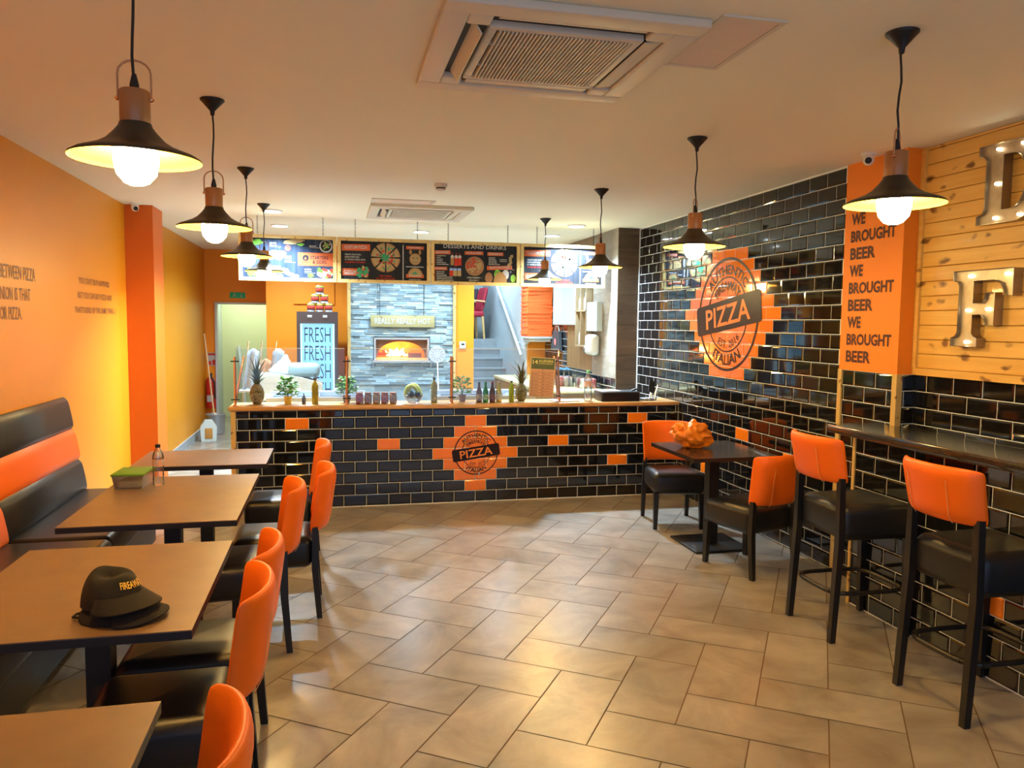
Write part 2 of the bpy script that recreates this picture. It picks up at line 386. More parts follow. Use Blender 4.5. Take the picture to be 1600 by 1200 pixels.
# ------------------------------------------------------------------ tiled wall
def tiles(mb, F, a0, a1, rows, ph, pw, off, orange=lambda k, c: False, skip=None, bev=.010, dep=.005, gr=.0045):
    """rows: list of (k, b0, b1); off(k) -> phase of the vertical joints.  materials 0 black 1 orange 2 grout"""
    bmin = min(r[1] for r in rows); bmax = max(r[2] for r in rows)
    mb.add([F.P(a0, bmin, .001), F.P(a1, bmin, .001), F.P(a1, bmax, .001), F.P(a0, bmax, .001)], [(0, 1, 2, 3)], 2)
    for k, b0, b1 in rows:
        x = off(k); x -= math.ceil((x - a0) / pw) * pw
        while x < a1:
            l, r_ = max(x, a0), min(x + pw, a1); c = x + pw / 2; x += pw
            if r_ - l < .012: continue
            if skip and skip(c, (b0 + b1) / 2): continue
            mi = 1 if orange(k, c) else 0
            p, q, s_, t = l + gr / 2, r_ - gr / 2, b0 + gr / 2, b1 - gr / 2
            bx = min(bev, (q - p) * .3); by = min(bev, (t - s_) * .3)
            j = [R.uniform(-.0007, .0007) for _ in range(2)]
            o_ = [F.P(p, s_, .0), F.P(q, s_, .0), F.P(q, t, .0), F.P(p, t, .0), F.P(p, s_, .002), F.P(q, s_, .002), F.P(q, t, .002), F.P(p, t, .002)]
            i_ = [F.P(p + bx, s_ + by, dep - j[0] - j[1]), F.P(q - bx, s_ + by, dep + j[0] - j[1]), F.P(q - bx, t - by, dep + j[0] + j[1]), F.P(p + bx, t - by, dep - j[0] + j[1])]
            mb.add(o_ + i_, [(8, 9, 10, 11), (4, 5, 9, 8), (5, 6, 10, 9), (6, 7, 11, 10), (7, 4, 8, 11), (0, 1, 5, 4), (1, 2, 6, 5), (2, 3, 7, 6), (3, 0, 4, 7)], mi)
def rowlist(z_ref, ph, z0, z1):
    k = math.ceil((z0 - z_ref) / ph - 1); out = []
    while z_ref + k * ph < z1 - .005:
        lo, hi = max(z_ref + k * ph, z0), min(z_ref + (k + 1) * ph, z1)
        if hi - lo > .012: out.append((k, lo, hi))
        k += 1
    return out
TM = [m_black_tile, m_orange_tile, m_grout]

# ------------------------------------------------------------------ floor
def floor():
    mb = MB(); q = .305; A = math.radians(-34.8); e1 = Vector((math.cos(A), math.sin(A), 0)); e2 = Vector((-math.sin(A), math.cos(A), 0)); O = Vector((.41, 3.63, 0))
    x0, x1, y0, y1 = XL - .1, XP + .1, -1.6, 14.9
    mb.add([(x0, y0, -.003), (x1, y0, -.003), (x1, y1, -.003), (x0, y1, -.003)], [(0, 1, 2, 3)], 1)
    g = .003
    for n in range(-50, 60):
        for m in range(-26, 28):
            for (a, b, w, h) in ((n + 2 * m, n - 2 * m, 2, 1), (2 + n + 2 * m, -1 + n - 2 * m, 1, 2)):
                c = O + e1 * (a + w / 2) * q + e2 * (b + h / 2) * q
                if not (x0 - .3 < c.x < x1 + .3 and y0 < c.y < y1): continue
                vs = [O + e1 * (u * q) + e2 * (v * q) for u, v in ((a, b), (a + w, b), (a + w, b + h), (a, b + h))]
                cc = sum(vs, Vector()) / 4
                vs = [v + (Vector((math.copysign(1, (v - cc).dot(e1)) * -g, 0, 0)).x * e1) + e2 * (math.copysign(1, (v - cc).dot(e2)) * -g) for v in vs]
                mb.add(vs, [(0, 1, 2, 3)], 0)
    struct('floor', mb, [m_floor, m_fgrout])
floor()

# ------------------------------------------------------------------ shell
mb = MB(); mb.box((XL - .1, -1.6, CEIL), (XP + .2, 11.3, CEIL + .1)); mb.box((XL - .1, 11.3, CEIL), (2.03, 14.9, CEIL + .1)); mb.box((2.9, 11.3, CEIL), (XP + .2, 14.9, CEIL + .1))
mb.box((1.9, 11.3, 4.0), (3.0, 15, 4.1)); struct('ceiling', mb, m_ceil)
mb = MB(); mb.box((XL - .12, -1.6, 0), (XL, 12.8, CEIL)); struct('wall_left', mb, m_wall)
mb = MB(); mb.box((XL, 8.05, 0), (-1.67, 8.48, CEIL)); struct('pillar_left', mb, m_wall_shaded)['label'] = 'orange pillar on the left wall, darkened for its shade'
mb = MB(); mb.box((XL, 8.48, 0), (XL + .012, 12.7, .10)); mb.box((XL, 8.48, .10), (XL + .014, 12.7, .108), 1); struct('baseboard_left', mb, [m_stair, m_white])
# right tiled wall (flush with pillar), recess wood wall, knee wall under the bar
EMB_Y, EMB_Z = 6.235, 1.24
PH = .1023; PW = .2087
FR = Frame((XR, 0, 0), (0, -1, 0), Z_, (-1, 0, 0))
def r_orange(k, c):
    y = -c; dy = abs(y - EMB_Y)
    if 0 <= k <= 10:
        n = [3, 4, 5, 6, 7, 8, 7, 6, 5, 4, 3][k]
        if dy < n * PW / 2: return True
    return any(abs(z - (EMB_Z + (k + .5) * PH)) < PH * .5 and abs(y - yy) < PW * .5 for yy, z in ((5.96, .76), (6.61, .34), (5.27, .70)))
def r_off(k): return -EMB_Y + (0 if k % 2 else PW / 2)
mb = MB(); mb.box((XR, 4.66, 0), (XR + .2, 8.32, CEIL), 2)
tiles(mb, FR, -8.28, -4.66, rowlist(EMB_Z, PH, 0, CEIL), PH, PW, r_off, r_orange)
struct('wall_right', mb, TM)
# pillar: tiled foot, orange face above
PY0, PY1 = 4.10, 4.64
mb = MB(); mb.box((XR, PY0, 0), (XP + .15, PY1, 1.412), 2); mb.box((XR - .004, PY0 - .002, 1.412), (XP + .15, PY1 + .02, CEIL), 3)
tiles(mb, FR, -PY1 + .02, -PY0 - .03, rowlist(1.412, PH, 0, 1.412), PH, PW, lambda k: -4.5 + (0 if k % 2 else PW / 2))
FY = Frame((0, PY0, 0), X_, Z_, (0, -1, 0))
tiles(mb, FY, XR + .03, XP, rowlist(1.412, PH, 0, 1.412), PH, PW, lambda k: XR + (.16 if k % 2 else .05))
struct('pillar_right', mb, TM + [m_pilr])['label'] = 'orange pillar with a tiled foot on the right wall'
mb = MB(); mb.box((XR - .012, PY1 - .02, 0), (XR + .01, PY1 + .02, 1.415)); struct('trim_1', mb, m_pinez)
mb = MB(); mb.box((XR - .012, PY0 - .012, 1.09), (XR + .03, PY0 + .03, 1.412)); struct('trim_2', mb, m_pinez)
FW = Frame((XP, 0, 0), (0, -1, 0), Z_, (-1, 0, 0))
mb = MB(); mb.box((XP, -1.6, 0), (XP + .15, PY0, CEIL), 2)
tiles(mb, FW, -PY0, 1.5, rowlist(1.412, PH, 0, 1.412), PH, PW, lambda k: -4.0 + (0 if k % 2 else PW / 2))
struct('wall_bar_side', mb, TM)
# pine planks
mb = MB(); z = 1.455; bh = .0875
while z < CEIL:
    h = min(bh, CEIL - z); y = PY0 - .002
    vs = []; prof = [(.0, 0), (.0135, .002), (.0155, .006), (.0155, h - .006), (.0135, h - .002), (0, h)]
    for yy in (-1.5, PY0 - .002):
        for d, zz in prof: vs.append((XP - .002 - d, yy, z + zz))
    n = len(prof); mb.add(vs, [(i, i + 1, n + i + 1, n + i) for i in range(n - 1)] + [tuple(range(n))[::-1], tuple(range(n, 2 * n))])
    z += bh
mb.box((XP - .03, -1.5, 1.412), (XP - .002, PY0, 1.455)); mb.box((XP - .034, PY0 - .035, 1.455), (XP - .004, PY0 - .002, CEIL))
struct('wall_planks', mb, m_pine)['label'] = 'knotty pine plank cladding above the bar'
# knee wall
XKN = 3.10; KY1 = 4.07
mb = MB(); mb.box((XKN, -1.5, 0), (XR + .02, KY1, 1.045), 2)
FK = Frame((XKN, 0, 0), (0, -1, 0), Z_, (-1, 0, 0))
tiles(mb, FK, -KY1 + .0, 1.5, rowlist(.005, .104, 0, 1.045), .104, .208, lambda k: -3.06 - .104 + (0 if k % 2 else .104), lambda k, c: k == 3 and abs(-c - 3.06) < .1)
FK2 = Frame((0, KY1, 0), (-1, 0, 0), Z_, (0, 1, 0))
tiles(mb, FK2, -XR, -XKN, rowlist(.005, .104, 0, 1.045), .104, .208, lambda k: -3.3 + (0 if k % 2 else .104))
struct('wall_knee', mb, TM)
mb = MB(); mb.box((XKN - .012, KY1 - .008, .0), (XKN + .014, KY1 + .016, 1.045)); mb.box((XKN - .012, -1.5, 1.03), (XKN, KY1 - .01, 1.045)); struct('trim_3', mb, m_pinez)
# granite bar top
mb = MB(); mb.rbox(((3.02 + XR) / 2 + .001, (4.25 - 1.4) / 2, 1.07), ((XR - 3.02) / 2, (4.25 + 1.4) / 2, .025), .006, n=2)
mb.rbox(((3.30 + XP - .008) / 2, (PY0 - .02 - 1.4) / 2, 1.07), ((XP - .008 - 3.30) / 2, (PY0 - .02 + 1.4) / 2, .0248), .003, n=1)
tag(mb.build('bar_counter', m_granite), 'long black granite bar top fixed along the tiled right wall', 'counter')

# brown clad end column (kitchen side wall) and its inner face
F8 = Frame((0, 8.28, 0), X_, Z_, (0, -1, 0)); FKX = Frame((XK, 0, 0), (0, -1, 0), Z_, (-1, 0, 0))
def slabs(mb, F, a0, a1, b0, b1, bh, bw, mi, seed=0):
    b = b0; i = 0
    while b < b1:
        h = min(bh, b1 - b); a = a0 - (i % 2) * bw * .5
        while a < a1:
            l, r_ = max(a, a0), min(a + bw, a1); a += bw
            if r_ - l > .01:
                mb.add([F.P(l, b, 0), F.P(r_, b, 0), F.P(r_, b + h, 0), F.P(l, b + h, 0), F.P(l + .001, b + .001, .004), F.P(r_ - .001, b + .001, .004), F.P(r_ - .001, b + h - .001, .004), F.P(l + .001, b + h - .001, .004)],
                       [(4, 5, 6, 7), (0, 1, 5, 4), (1, 2, 6, 5), (2, 3, 7, 6), (3, 0, 4, 7)], mi)
        b += h; i += 1
mb = MB(); mb.box((XK, 8.285, 0), (XR + .2, 11.3, CEIL), 4)
slabs(mb, F8, XK, XR, 0, CEIL, .17, .8, 3)
slabs(mb, FKX, -9.10, -8.28, 1.09, CEIL, .245, .6, 4)
tiles(mb, FKX, -9.10, -8.28, rowlist(.985, PH, .5, 1.09), PH, PW, lambda k: (0 if k % 2 else PW / 2))
slabs(mb, FKX, -10.16, -9.10, 1.12, CEIL, 1.7, .53, 5)
tiles(mb, FKX, -11.3, -9.10, rowlist(.985, PH, .5, 1.12), PH, PW, lambda k: (0 if k % 2 else PW / 2))
tiles(mb, FKX, -11.3, -10.16, rowlist(.985, PH, 1.12, 1.72), PH, PW, lambda k: (0 if k % 2 else PW / 2))
slabs(mb, FKX, -11.3, -10.16, 1.72, CEIL, 1.7, .6, 5)
struct('wall_kitchen_right', mb, TM + [m_brownt, m_greyt, m_panel])
mb = MB(); mb.box((XR - .012, 8.262, .93), (XR, 8.28, CEIL)); struct('trim_4', mb, m_white)

# back walls
mb = MB(); mb.box((XL, 12.7, 0), (-1.76, 12.82, CEIL)); mb.box((-1.76, 12.7, 1.965), (-.93, 12.82, CEIL)); struct('wall_back_left', mb, m_wallk)
mb = MB(); mb.box((-.93, 11.6, 0), (.24, 12.82, CEIL)); mb.box((-.55, 11.57, 1.95), (.02, 11.6, CEIL)); struct('wall_back', mb, m_wallk)
mb = MB(); mb.box((-1.9, 14.4, 0), (-.2, 14.5, CEIL)); mb.box((-.93, 12.83, 0), (-.83, 14.4, CEIL)); mb.box((-1.95, 12.83, 0), (-1.9, 14.4, CEIL), 1)
struct('wall_corridor', mb, [m_green, m_white])
mb = MB(); mb.box((-1.775, 12.66, 0), (-1.745, 12.83, 1.98)); mb.box((-1.745, 12.66, 1.95), (-.93, 12.83, 1.98)); mb.box((-.955, 12.66, 0), (-.925, 12.83, 1.98)); struct('trim_5', mb, m_white)
# stone oven wall
mb = MB(); mb.box((.24, 11.33, 0), (.58, 12, CEIL)); mb.box((1.36, 11.33, 0), (1.72, 12, CEIL)); mb.box((.58, 11.33, 0), (1.36, 12, 1.15)); mb.box((.58, 11.33, 1.47), (1.36, 12, CEIL))
z = .8
while z < CEIL:
    h = R.uniform(.024, .036); x = .24 - R.uniform(0, .2)
    while x < 1.72:
        w = R.uniform(.09, .32); l, r_ = max(x, .24), min(x + w, 1.72); x += w
        if r_ - l < .01: continue
        zz = min(z + h, CEIL)
        segs = [(l, r_)]
        if z < 1.49 and zz > 1.13: segs = [(l, min(r_, .56)), (max(l, 1.38), r_)]
        for a, b in segs:
            if b - a > .004: d = R.uniform(0, .018); mb.box((a + .001, 11.30 - d, z + .001), (b - .001, 11.335, zz - .001))
    z += h
struct('wall_oven', mb, m_stone)
mb = MB(); mb.box((.20, 11.26, .6), (.245, 11.6, CEIL)); struct('trim_6', mb, m_pinez)
mb = MB(); mb.box((1.715, 11.26, .6), (1.755, 11.34, CEIL)); struct('trim_7', mb, m_pinez)
mb = MB(); mb.box((1.755, 11.3, 0), (2.03, 12, CEIL)); mb.box((2.86, 11.3, 0), (XK, 12, CEIL)); struct('wall_back_right', mb, m_wallk)
# stairwell
mb = MB(); mb.box((1.93, 12.0, 0), (2.03, 14.9, 4)); mb.box((2.83, 11.35, 0), (2.93, 14.9, 4)); mb.box((1.93, 14.8, 0), (2.93, 14.9, 4)); mb.box((1.93, 11.3, CEIL + .1), (2.93, 11.35, 4)); struct('wall_stairwell', mb, m_white)
mb = MB(); n = 8; y = 11.55
for i in range(n):
    z0 = .158 * (i + 1); y0 = 11.45 + .25 * i
    mb.box((2.03, y0, 0), (2.83, y0 + .26, z0 - .02)); mb.box((2.03, y0 - .02, z0 - .025), (2.83, y0 + .26, z0), 0)
    mb.box((2.03, y0 - .022, z0 - .004), (2.83, y0 - .018, z0 + .001), 1)
ztop = .158 * (n + 1)
mb.box((2.03, 13.45, 0), (2.83, 14.8, ztop)); struct('stairs', mb, [m_stair, m_steel])
mb = MB(); mb.tube([(2.77, 11.35, 1.22), (2.77, 13.2, 2.35)], .022, 10, 0); mb.tube([(2.77, 11.7, 1.43), (2.83, 11.7, 1.40)], .01, 6); mb.tube([(2.77, 12.9, 2.16), (2.83, 12.9, 2.12)], .01, 6)
tag(mb.build('handrail', m_white), 'white sloping handrail on the stairwell wall', 'handrail')

# ------------------------------------------------------------------ emblem stickers
def emblem(F, a, b, r, e, label, aspect=1.0):
    root = empty('pizza_emblem', F.P(a, b, e), 0, label, 'wall sticker')
    G = Frame(F.n * e * 0, F.u * aspect, F.v, F.n)
    mb = MB(); ring(mb, G, 0, 0, r * .955, r); ring(mb, G, 0, 0, r * .64, r * .665, a0=.35, a1=PI - .05); ring(mb, G, 0, 0, r * .64, r * .665, a0=PI + .3, a1=2 * PI - .05)
    mb.build('ring', m_logo, root)
    mb = MB()
    arc_text(mb, G, 'AUTHENTIC', 0, 0, r * .70, r * .17, PI / 2 + .02, 1.85, bold=.012)
    arc_text(mb, G, 'FIREAWAY', 0, 0, r * .43, r * .16, PI / 2 + .02, 1.75, bold=.02)
    arc_text(mb, G, 'EST. 2016', 0, 0, r * .46, r * .13, -PI / 2 + .15, 1.35, inside=True)
    arc_text(mb, G, 'ITALIAN', 0, 0, r * .70, r * .19, -PI / 2 + .02, 1.15, inside=True, bold=.012)
    mb.build('lettering', m_logo, root)
    an = math.radians(8); mb = MB(); w, h, c = r * 1.08, r * .27, r * .07; pts = []
    for sx, sy, q in ((1, 1, 0), (-1, 1, 1), (-1, -1, 2), (1, -1, 3)):
        for i in range(4):
            t = q * PI / 2 + i / 3 * PI / 2; x = sx * (w - c) + c * math.cos(t); y = sy * (h - c) + c * math.sin(t)
            pts.append(G.P(x * math.cos(an) - y * math.sin(an), x * math.sin(an) + y * math.cos(an), .0014))
    mb.add(pts, [tuple(range(len(pts)))]); ban_ = mb.build('banner', m_logo, root)
    mb = MB(); tw, th = r * 1.48, r * .36
    cx, cy = -tw / 2, -th / 2; put_text(mb, G, 'PIZZA', cx * math.cos(an) - cy * math.sin(an), cx * math.sin(an) + cy * math.cos(an), tw, th, .002, 0, .015, an)
    mb.build('banner_text', m_logotxt, ban_)['label'] = 'orange word PIZZA on the dark banner'
emblem(FR, -EMB_Y, 1.80, .50, .0075, 'large round dark pizza emblem on the orange tile diamond of the right wall', 1.05)

# ------------------------------------------------------------------ counter
cr = empty('service_counter', (0, YC, 0), 0, 'long black tiled service counter with a wooden worktop across the back', 'counter')
mb = MB(); FC = Frame((0, 0, 0), X_, Z_, (0, -1, 0))
mb.box((-.845, .012, 0), (XR - .01, .37, .90), 2)
def c_orange(k, c):
    d = abs(c - 1.31)
    if 1 <= k <= 7 and d < [0, 1, 2, 3, 4, 3, 2, 1][k] * .102: return True
    return any(kk == k and abs(c - xx) < .06 for xx, kk in ((-.322, 7), (.494, 5), (2.126, 5), (2.738, 3), (2.942, 7)))
FC = Frame((0, .012, 0), X_, Z_, (0, -1, 0))
tiles(mb, FC, -.845, XR - .012, rowlist(.007, .103, 0, .90), .103, .204, lambda k: 1.31 + (.102 if k % 2 else 0), c_orange)
mb.build('tiled_front', TM, cr)
mb = MB(); mb.box((-.885, -.005, 0), (-.846, .37, .90)); mb.build('end_panel', m_pinez, cr)
mb = MB(); mb.rbox(((-.905 + XR - .012) / 2, .185, .922), ((XR - .012 + .905) / 2, .205, .018), .006, n=2); mb.build('worktop', m_worktop, cr)
WT = .94
emblem(Frame((0, YC + .012, 0), X_, Z_, (0, -1, 0)), 1.315, .475, .212, .0075, 'small round dark pizza emblem on the orange tile diamond of the counter front')
mb = MB(); rect(mb, Frame((0, YC + .003, 0), X_, Z_, (0, -1, 0)), 1.335, .255, 1.353, .285)
tag(mb.build('sticker', m_wht), 'tiny pale sticker on the lower rim of the counter emblem', 'sticker')

# sneeze guards
posts = [-.85, .12, 1.09, 2.15]
for i, (a, b, lab) in enumerate(((-.84, .10, 'left glass sneeze guard panel above the counter, before the pineapple and fridge'), (.14, 1.07, 'middle glass sneeze guard panel above the counter, in front of the oven'), (1.11, 2.13, 'right glass sneeze guard panel above the counter, in front of the stairs'))):
    mb = MB(); mb.box((a, 7.20, WT + .02), (b, 7.208, 1.455)); e_ = MB()
    root = mb.build('sneeze_guard', m_glass); tag(root, lab, 'glass panel', 'sneeze guard panels on the counter')
    e_.box((a, 7.1995, 1.4545), (b, 7.2085, 1.4585)); e_.build('polished_edge', mat('glass_edge', (.75, .85, .85), .2, alpha=1), root)
for i, x in enumerate(posts):
    lab = ['copper sneeze guard post at the left end of the counter', 'copper sneeze guard post between fridge and oven', 'copper sneeze guard post right of the round peel', 'copper sneeze guard post at the allergen card'][i]
    root = empty('copper_post', (x, 7.204, WT), 0, lab, 'post', 'copper posts of the sneeze guard')
    lean = -.03 if i == 3 else 0
    mb = MB(); mb.tube([(0, 0, .002), (lean, 0, .44)], .011, 10); mb.lathe([(.022, 0), (.022, .006), (.012, .010)], n=16); mb.build('upright', m_copper, root)
    mb = MB(); mb.tube([(-.008, .03, .004), (.012 + lean + (.05 if i == 0 else 0), .16, .44)], .010, 8); mb.lathe([(.02, 0), (.02, .006), (.012, .010)], (-.008, .03, 0), n=16); mb.build('brace', m_copper, root)
    for z in (.40, .06):
        mb = MB(); mb.tube([(-.035 + lean * z / .44, -.008, z), (.035 + lean * z / .44, -.008, z)], .006, 8); mb.build('clamp', m_bmetal, root)

# ------------------------------------------------------------------ pendants
def pendant():
    root = empty('pendant_lamp', (0, 0, 0)); tag(root, 'x', 'pendant lamp', 'flared pendant lamps')
    H = CEIL
    mb = MB(); mb.lathe([(.058, H - .001), (.058, H - .006), (.05, H - .014), (.012, H - .056), (.010, H - .075), (.004, H - .08)][::-1], n=28); mb.build('ceiling_rose', m_bmetal, root)
    mb = MB(); mb.tube([(.004 * math.sin(i), .004 * math.cos(i * 1.7), H - .07 - (H - .07 - 2.395) * i / 6) for i in range(7)], .0042, 8); mb.lathe([(.013, 2.355), (.013, 2.37), (.006, 2.40)], n=14); mb.build('cord', m_bmetal, root)
    mb = MB(); mb.lathe([(.002, 2.354), (.038, 2.354), (.041, 2.350), (.041, 2.262), (.038, 2.256), (.002, 2.256)][::-1], n=28); mb.build('wooden_cap', m_copwood, root)
    mb = MB(); prof = [(.043, 2.262), (.046, 2.252), (.058, 2.236), (.080, 2.212), (.105, 2.196), (.135, 2.184), (.162, 2.174), (.1765, 2.165), (.178, 2.159)]
    mb.lathe(prof, n=48, cap=False, mi=0); inn = [(.177, 2.1585), (.1745, 2.164), (.160, 2.171), (.133, 2.181), (.103, 2.193), (.077, 2.209), (.055, 2.233), (.041, 2.252), (.002, 2.254)]
    mb.lathe(inn, n=48, cap=False, mi=1); mb.lathe([(.178, 2.159), (.177, 2.1585)], n=48, cap=False, mi=0)
    mb.build('shade', [m_shade, m_shadein], root)
    mb = MB(); pts = [(-.0445, 0, 2.325), (-.0445, 0, 2.40)] + [(-.0445 * math.cos(t), 0, 2.40 + .038 * math.sin(t)) for t in [PI * i / 8 for i in range(1, 8)]] + [(.0445, 0, 2.40), (.0445, 0, 2.325)]
    for i in range(len(pts) - 1):
        p, q = Vector(pts[i]), Vector(pts[i + 1]); mb.tube([p, q], .0032, 6)
    stp = mb.build('strap', m_strap, root)
    for s in (-1, 1):
        mb = MB(); mb.lathe([(.001, 0), (.007, .001), (.007, .004), (.003, .009), (.001, .010)], n=12, M4=Matrix.Rotation(s * PI / 2, 4, 'Y'), o=(s * .043, 0, 2.33)); mb.build('strap_screw', m_copper, stp)
    mb = MB(); n = 16
    mb.lathe([(.002, 2.245), (.02, 2.245), (.022, 2.215), (.046, 2.203), (.060, 2.178), (.0615, 2.152), (.054, 2.118), (.034, 2.094), (.018, 2.087), (.001, 2.085)][::-1], n=n, smooth=False)
    mb.build('bulb', m_bulb, root)
    return root
PLAMP = [(-.55, 2.46, 'nearest pendant lamp over the left tables, beside the foreground ceiling', 3), (-.573, 4.14, 'second pendant lamp from the camera in the left row', -2), (-.60, 5.9, 'third pendant lamp in the left row, before the first menu board', 1), (-.622, 7.63, 'farthest pendant lamp of the left row, hanging below the starters board', 0),
         (2.05, 2.54, 'nearest pendant lamp of the right row, before the orange pillar', 0), (2.065, 4.22, 'pendant lamp of the right row just before the large wall emblem', 1), (2.11, 5.99, 'pendant lamp of the right row before the dark brown column', 0), (2.145, 7.8, 'farthest pendant lamp of the right row, before the last menu board', 0)]
p0 = pendant()
for i, (x, y, lab, tilt) in enumerate(PLAMP):
    o = p0 if i == 0 else dup(p0, (x, y, 0))
    o.location = (x, y, 0); o.rotation_euler = (0, 0, math.radians(10 * i)); o['label'] = lab
    
# ------------------------------------------------------------------ ceiling fittings
for i, (x, y) in enumerate(DOWNS):
    root = empty('ceiling_downlight', (x, y, CEIL), 0, ['round ceiling downlight left of the small cooling unit, above the starters board', 'round ceiling downlight before the dark brown column', 'round ceiling downlight behind the starters board', 'round ceiling downlight behind the second menu board', 'round ceiling downlight behind the last menu board', 'round ceiling downlight over the white machine', 'round ceiling downlight before the oven', 'round ceiling downlight before the stairs'][i], 'ceiling light', 'round kitchen downlights')
    mb = MB(); mb.lathe([(.105, 0), (.105, -.006), (.10, -.012), (.088, -.016), (.086, -.010), (.086, 0)], n=32, cap=False); mb.build('rim', m_plastic, root)
    mb = MB(); mb.lathe([(.001, -.0101), (.087, -.010)], n=32, cap=False); mb.build('diffuser', m_dl, root)
def aircon(loc, sx, sy, lab):
    root = empty('ceiling_air_conditioner', loc, 0, lab, 'air conditioner')
    hx, hy = sx / 2, sy / 2; mb = MB()
    # fascia ring with four slots
    ix, iy = hx * .62, hy * .62
    def fr(a0, b0, a1, b1): mb.rbox(((a0 + a1) / 2, (b0 + b1) / 2, -.016), ((a1 - a0) / 2, (b1 - b0) / 2, .016), .008, n=3)
    ox, oy = hx * .80, hy * .80
    fr(-hx, -hy, hx, -hy + (hy - oy)); fr(-hx, oy, hx, hy); fr(-hx, -oy, -ox, oy); fr(ox, -oy, hx, oy)
    fr(-ix, -iy, ix, -iy + .035); fr(-ix, iy - .035, ix, iy); fr(-ix, -iy + .035, -ix + .035, iy - .035); fr(ix - .035, -iy + .035, ix, iy - .035)
    for a, b in ((-1, -1), (1, -1), (-1, 1), (1, 1)):
        fr(min(a * ix, a * ox), min(b * iy, b * oy), max(a * ix, a * ox), max(b * iy, b * oy))
    mb.build('fascia', m_acp, root)
    mb = MB(); mb.box((-ox, -oy, -.008), (ox, oy, -.001)); mb.build('inner_duct', m_acd, root)
    mb = MB(); n = 34
    for i in range(n):
        x = -ix + .04 + (2 * ix - .08) * (i + .5) / n; mb.box((x - .0035, -iy + .03, -.036), (x + .0035, iy - .03, -.014))
    for y in (-iy * .4, iy * .4): mb.box((-ix + .03, y - .003, -.03), (ix - .03, y + .003, -.02))
    mb.build('intake_grille', m_acp, root)
    for a, b, ang, hor in ((-1, 0, 1.0, False), (1, 0, .15, False), (0, -1, 0, True), (0, 1, .1, True)):
        mb = MB()
        if hor:
            c = (0, b * (iy + oy) / 2, -.024); rot = Matrix.Rotation(b * ang, 3, 'X'); q0 = .40 if b > 0 else -.22; mb.box((-ix * .93, c[1] - (oy - iy) * .40, c[2] - .003), (ix * .93, c[1] + (oy - iy) * q0, c[2] + .003), rot=rot)
        else:
            c = (a * (ix + ox) / 2, 0, -.024); rot = Matrix.Rotation(-a * ang, 3, 'Y'); mb.box((c[0] - (ox - ix) * .40, -iy * .93, c[2] - .003), (c[0] + (ox - ix) * .40, iy * .93, c[2] + .003), rot=rot)
        mb.build('louvre', m_acp, root)
aircon((.845, 3.09, CEIL), .95, .98, 'large square ceiling air conditioner with slatted grille in the foreground')
aircon((.82, 7.7, CEIL), .96, .9, 'smaller distant ceiling air conditioner above the counter')
def hatch(x0, y0, x1, y1, lab):
    root = empty('ceiling_hatch', ((x0 + x1) / 2, (y0 + y1) / 2, CEIL), 0, lab, 'access panel'); hx, hy = (x1 - x0) / 2, (y1 - y0) / 2
    mb = MB(); w = .02
    mb.box((-hx, -hy, -.008), (hx, -hy + w, 0)); mb.box((-hx, hy - w, -.008), (hx, hy, 0)); mb.box((-hx, -hy + w, -.008), (-hx + w, hy - w, 0)); mb.box((hx - w, -hy + w, -.008), (hx, hy - w, 0)); mb.build('frame', m_acp, root)
    mb = MB(); mb.box((-hx + w + .003, -hy + w + .003, -.006), (hx - w - .003, hy - w - .003, 0)); mb.build('cover', mat('hatch_cover', (.74, .62, .50), .6), root)
hatch(1.335, 2.55, 1.585, 3.08, 'flat ceiling access panel beside the large air conditioner')
hatch(.34, 6.98, .90, 7.22, 'flat ceiling access panel in front of the distant air conditioner')
root = empty('smoke_detector', (.83, 6.13, CEIL), 0, 'small round smoke detector on the ceiling', 'smoke detector')
mb = MB(); mb.lathe([(.001, -.05), (.03, -.05), (.036, -.045), (.036, -.028), (.05, -.024), (.052, -.004), (.052, 0)], n=28); mb.build('housing', mat('detector_white', (.7, .6, .5), .4), root)
mb = MB(); mb.lathe([(.034, -.040), (.0375, -.039), (.0375, -.030), (.034, -.029)], n=28); mb.build('vent_ring', m_acd, root)
def cctv(loc, d, lab):
    root = empty('security_camera', loc, 0, lab, 'security camera')
    mb = MB(); mb.lathe([(.045, 0), (.045, -.012), (.03, -.02)], n=24); mb.build('mount', m_plastic, root)
    mb = MB(); mb.ball((0, 0, -.042), .034, n=14); mb.build('housing', m_plastic, root)
    v = Vector(d).normalized(); q = Vector((0, 0, 1)).rotation_difference(v).to_matrix().to_4x4()
    mb = MB(); mb.lathe([(.02, .028), (.02, .036), (.001, .037)], n=18, M4=q, o=(0, 0, -.042)); mb.build('lens', m_dark, root)
cctv((-1.80, 7.95, CEIL), (.5, -1, -.4), 'small white dome camera on the ceiling by the left orange pillar')
cctv((3.27, 4.30, CEIL), (-.8, -1, -.3), 'small white dome camera on the ceiling by the right orange pillar')

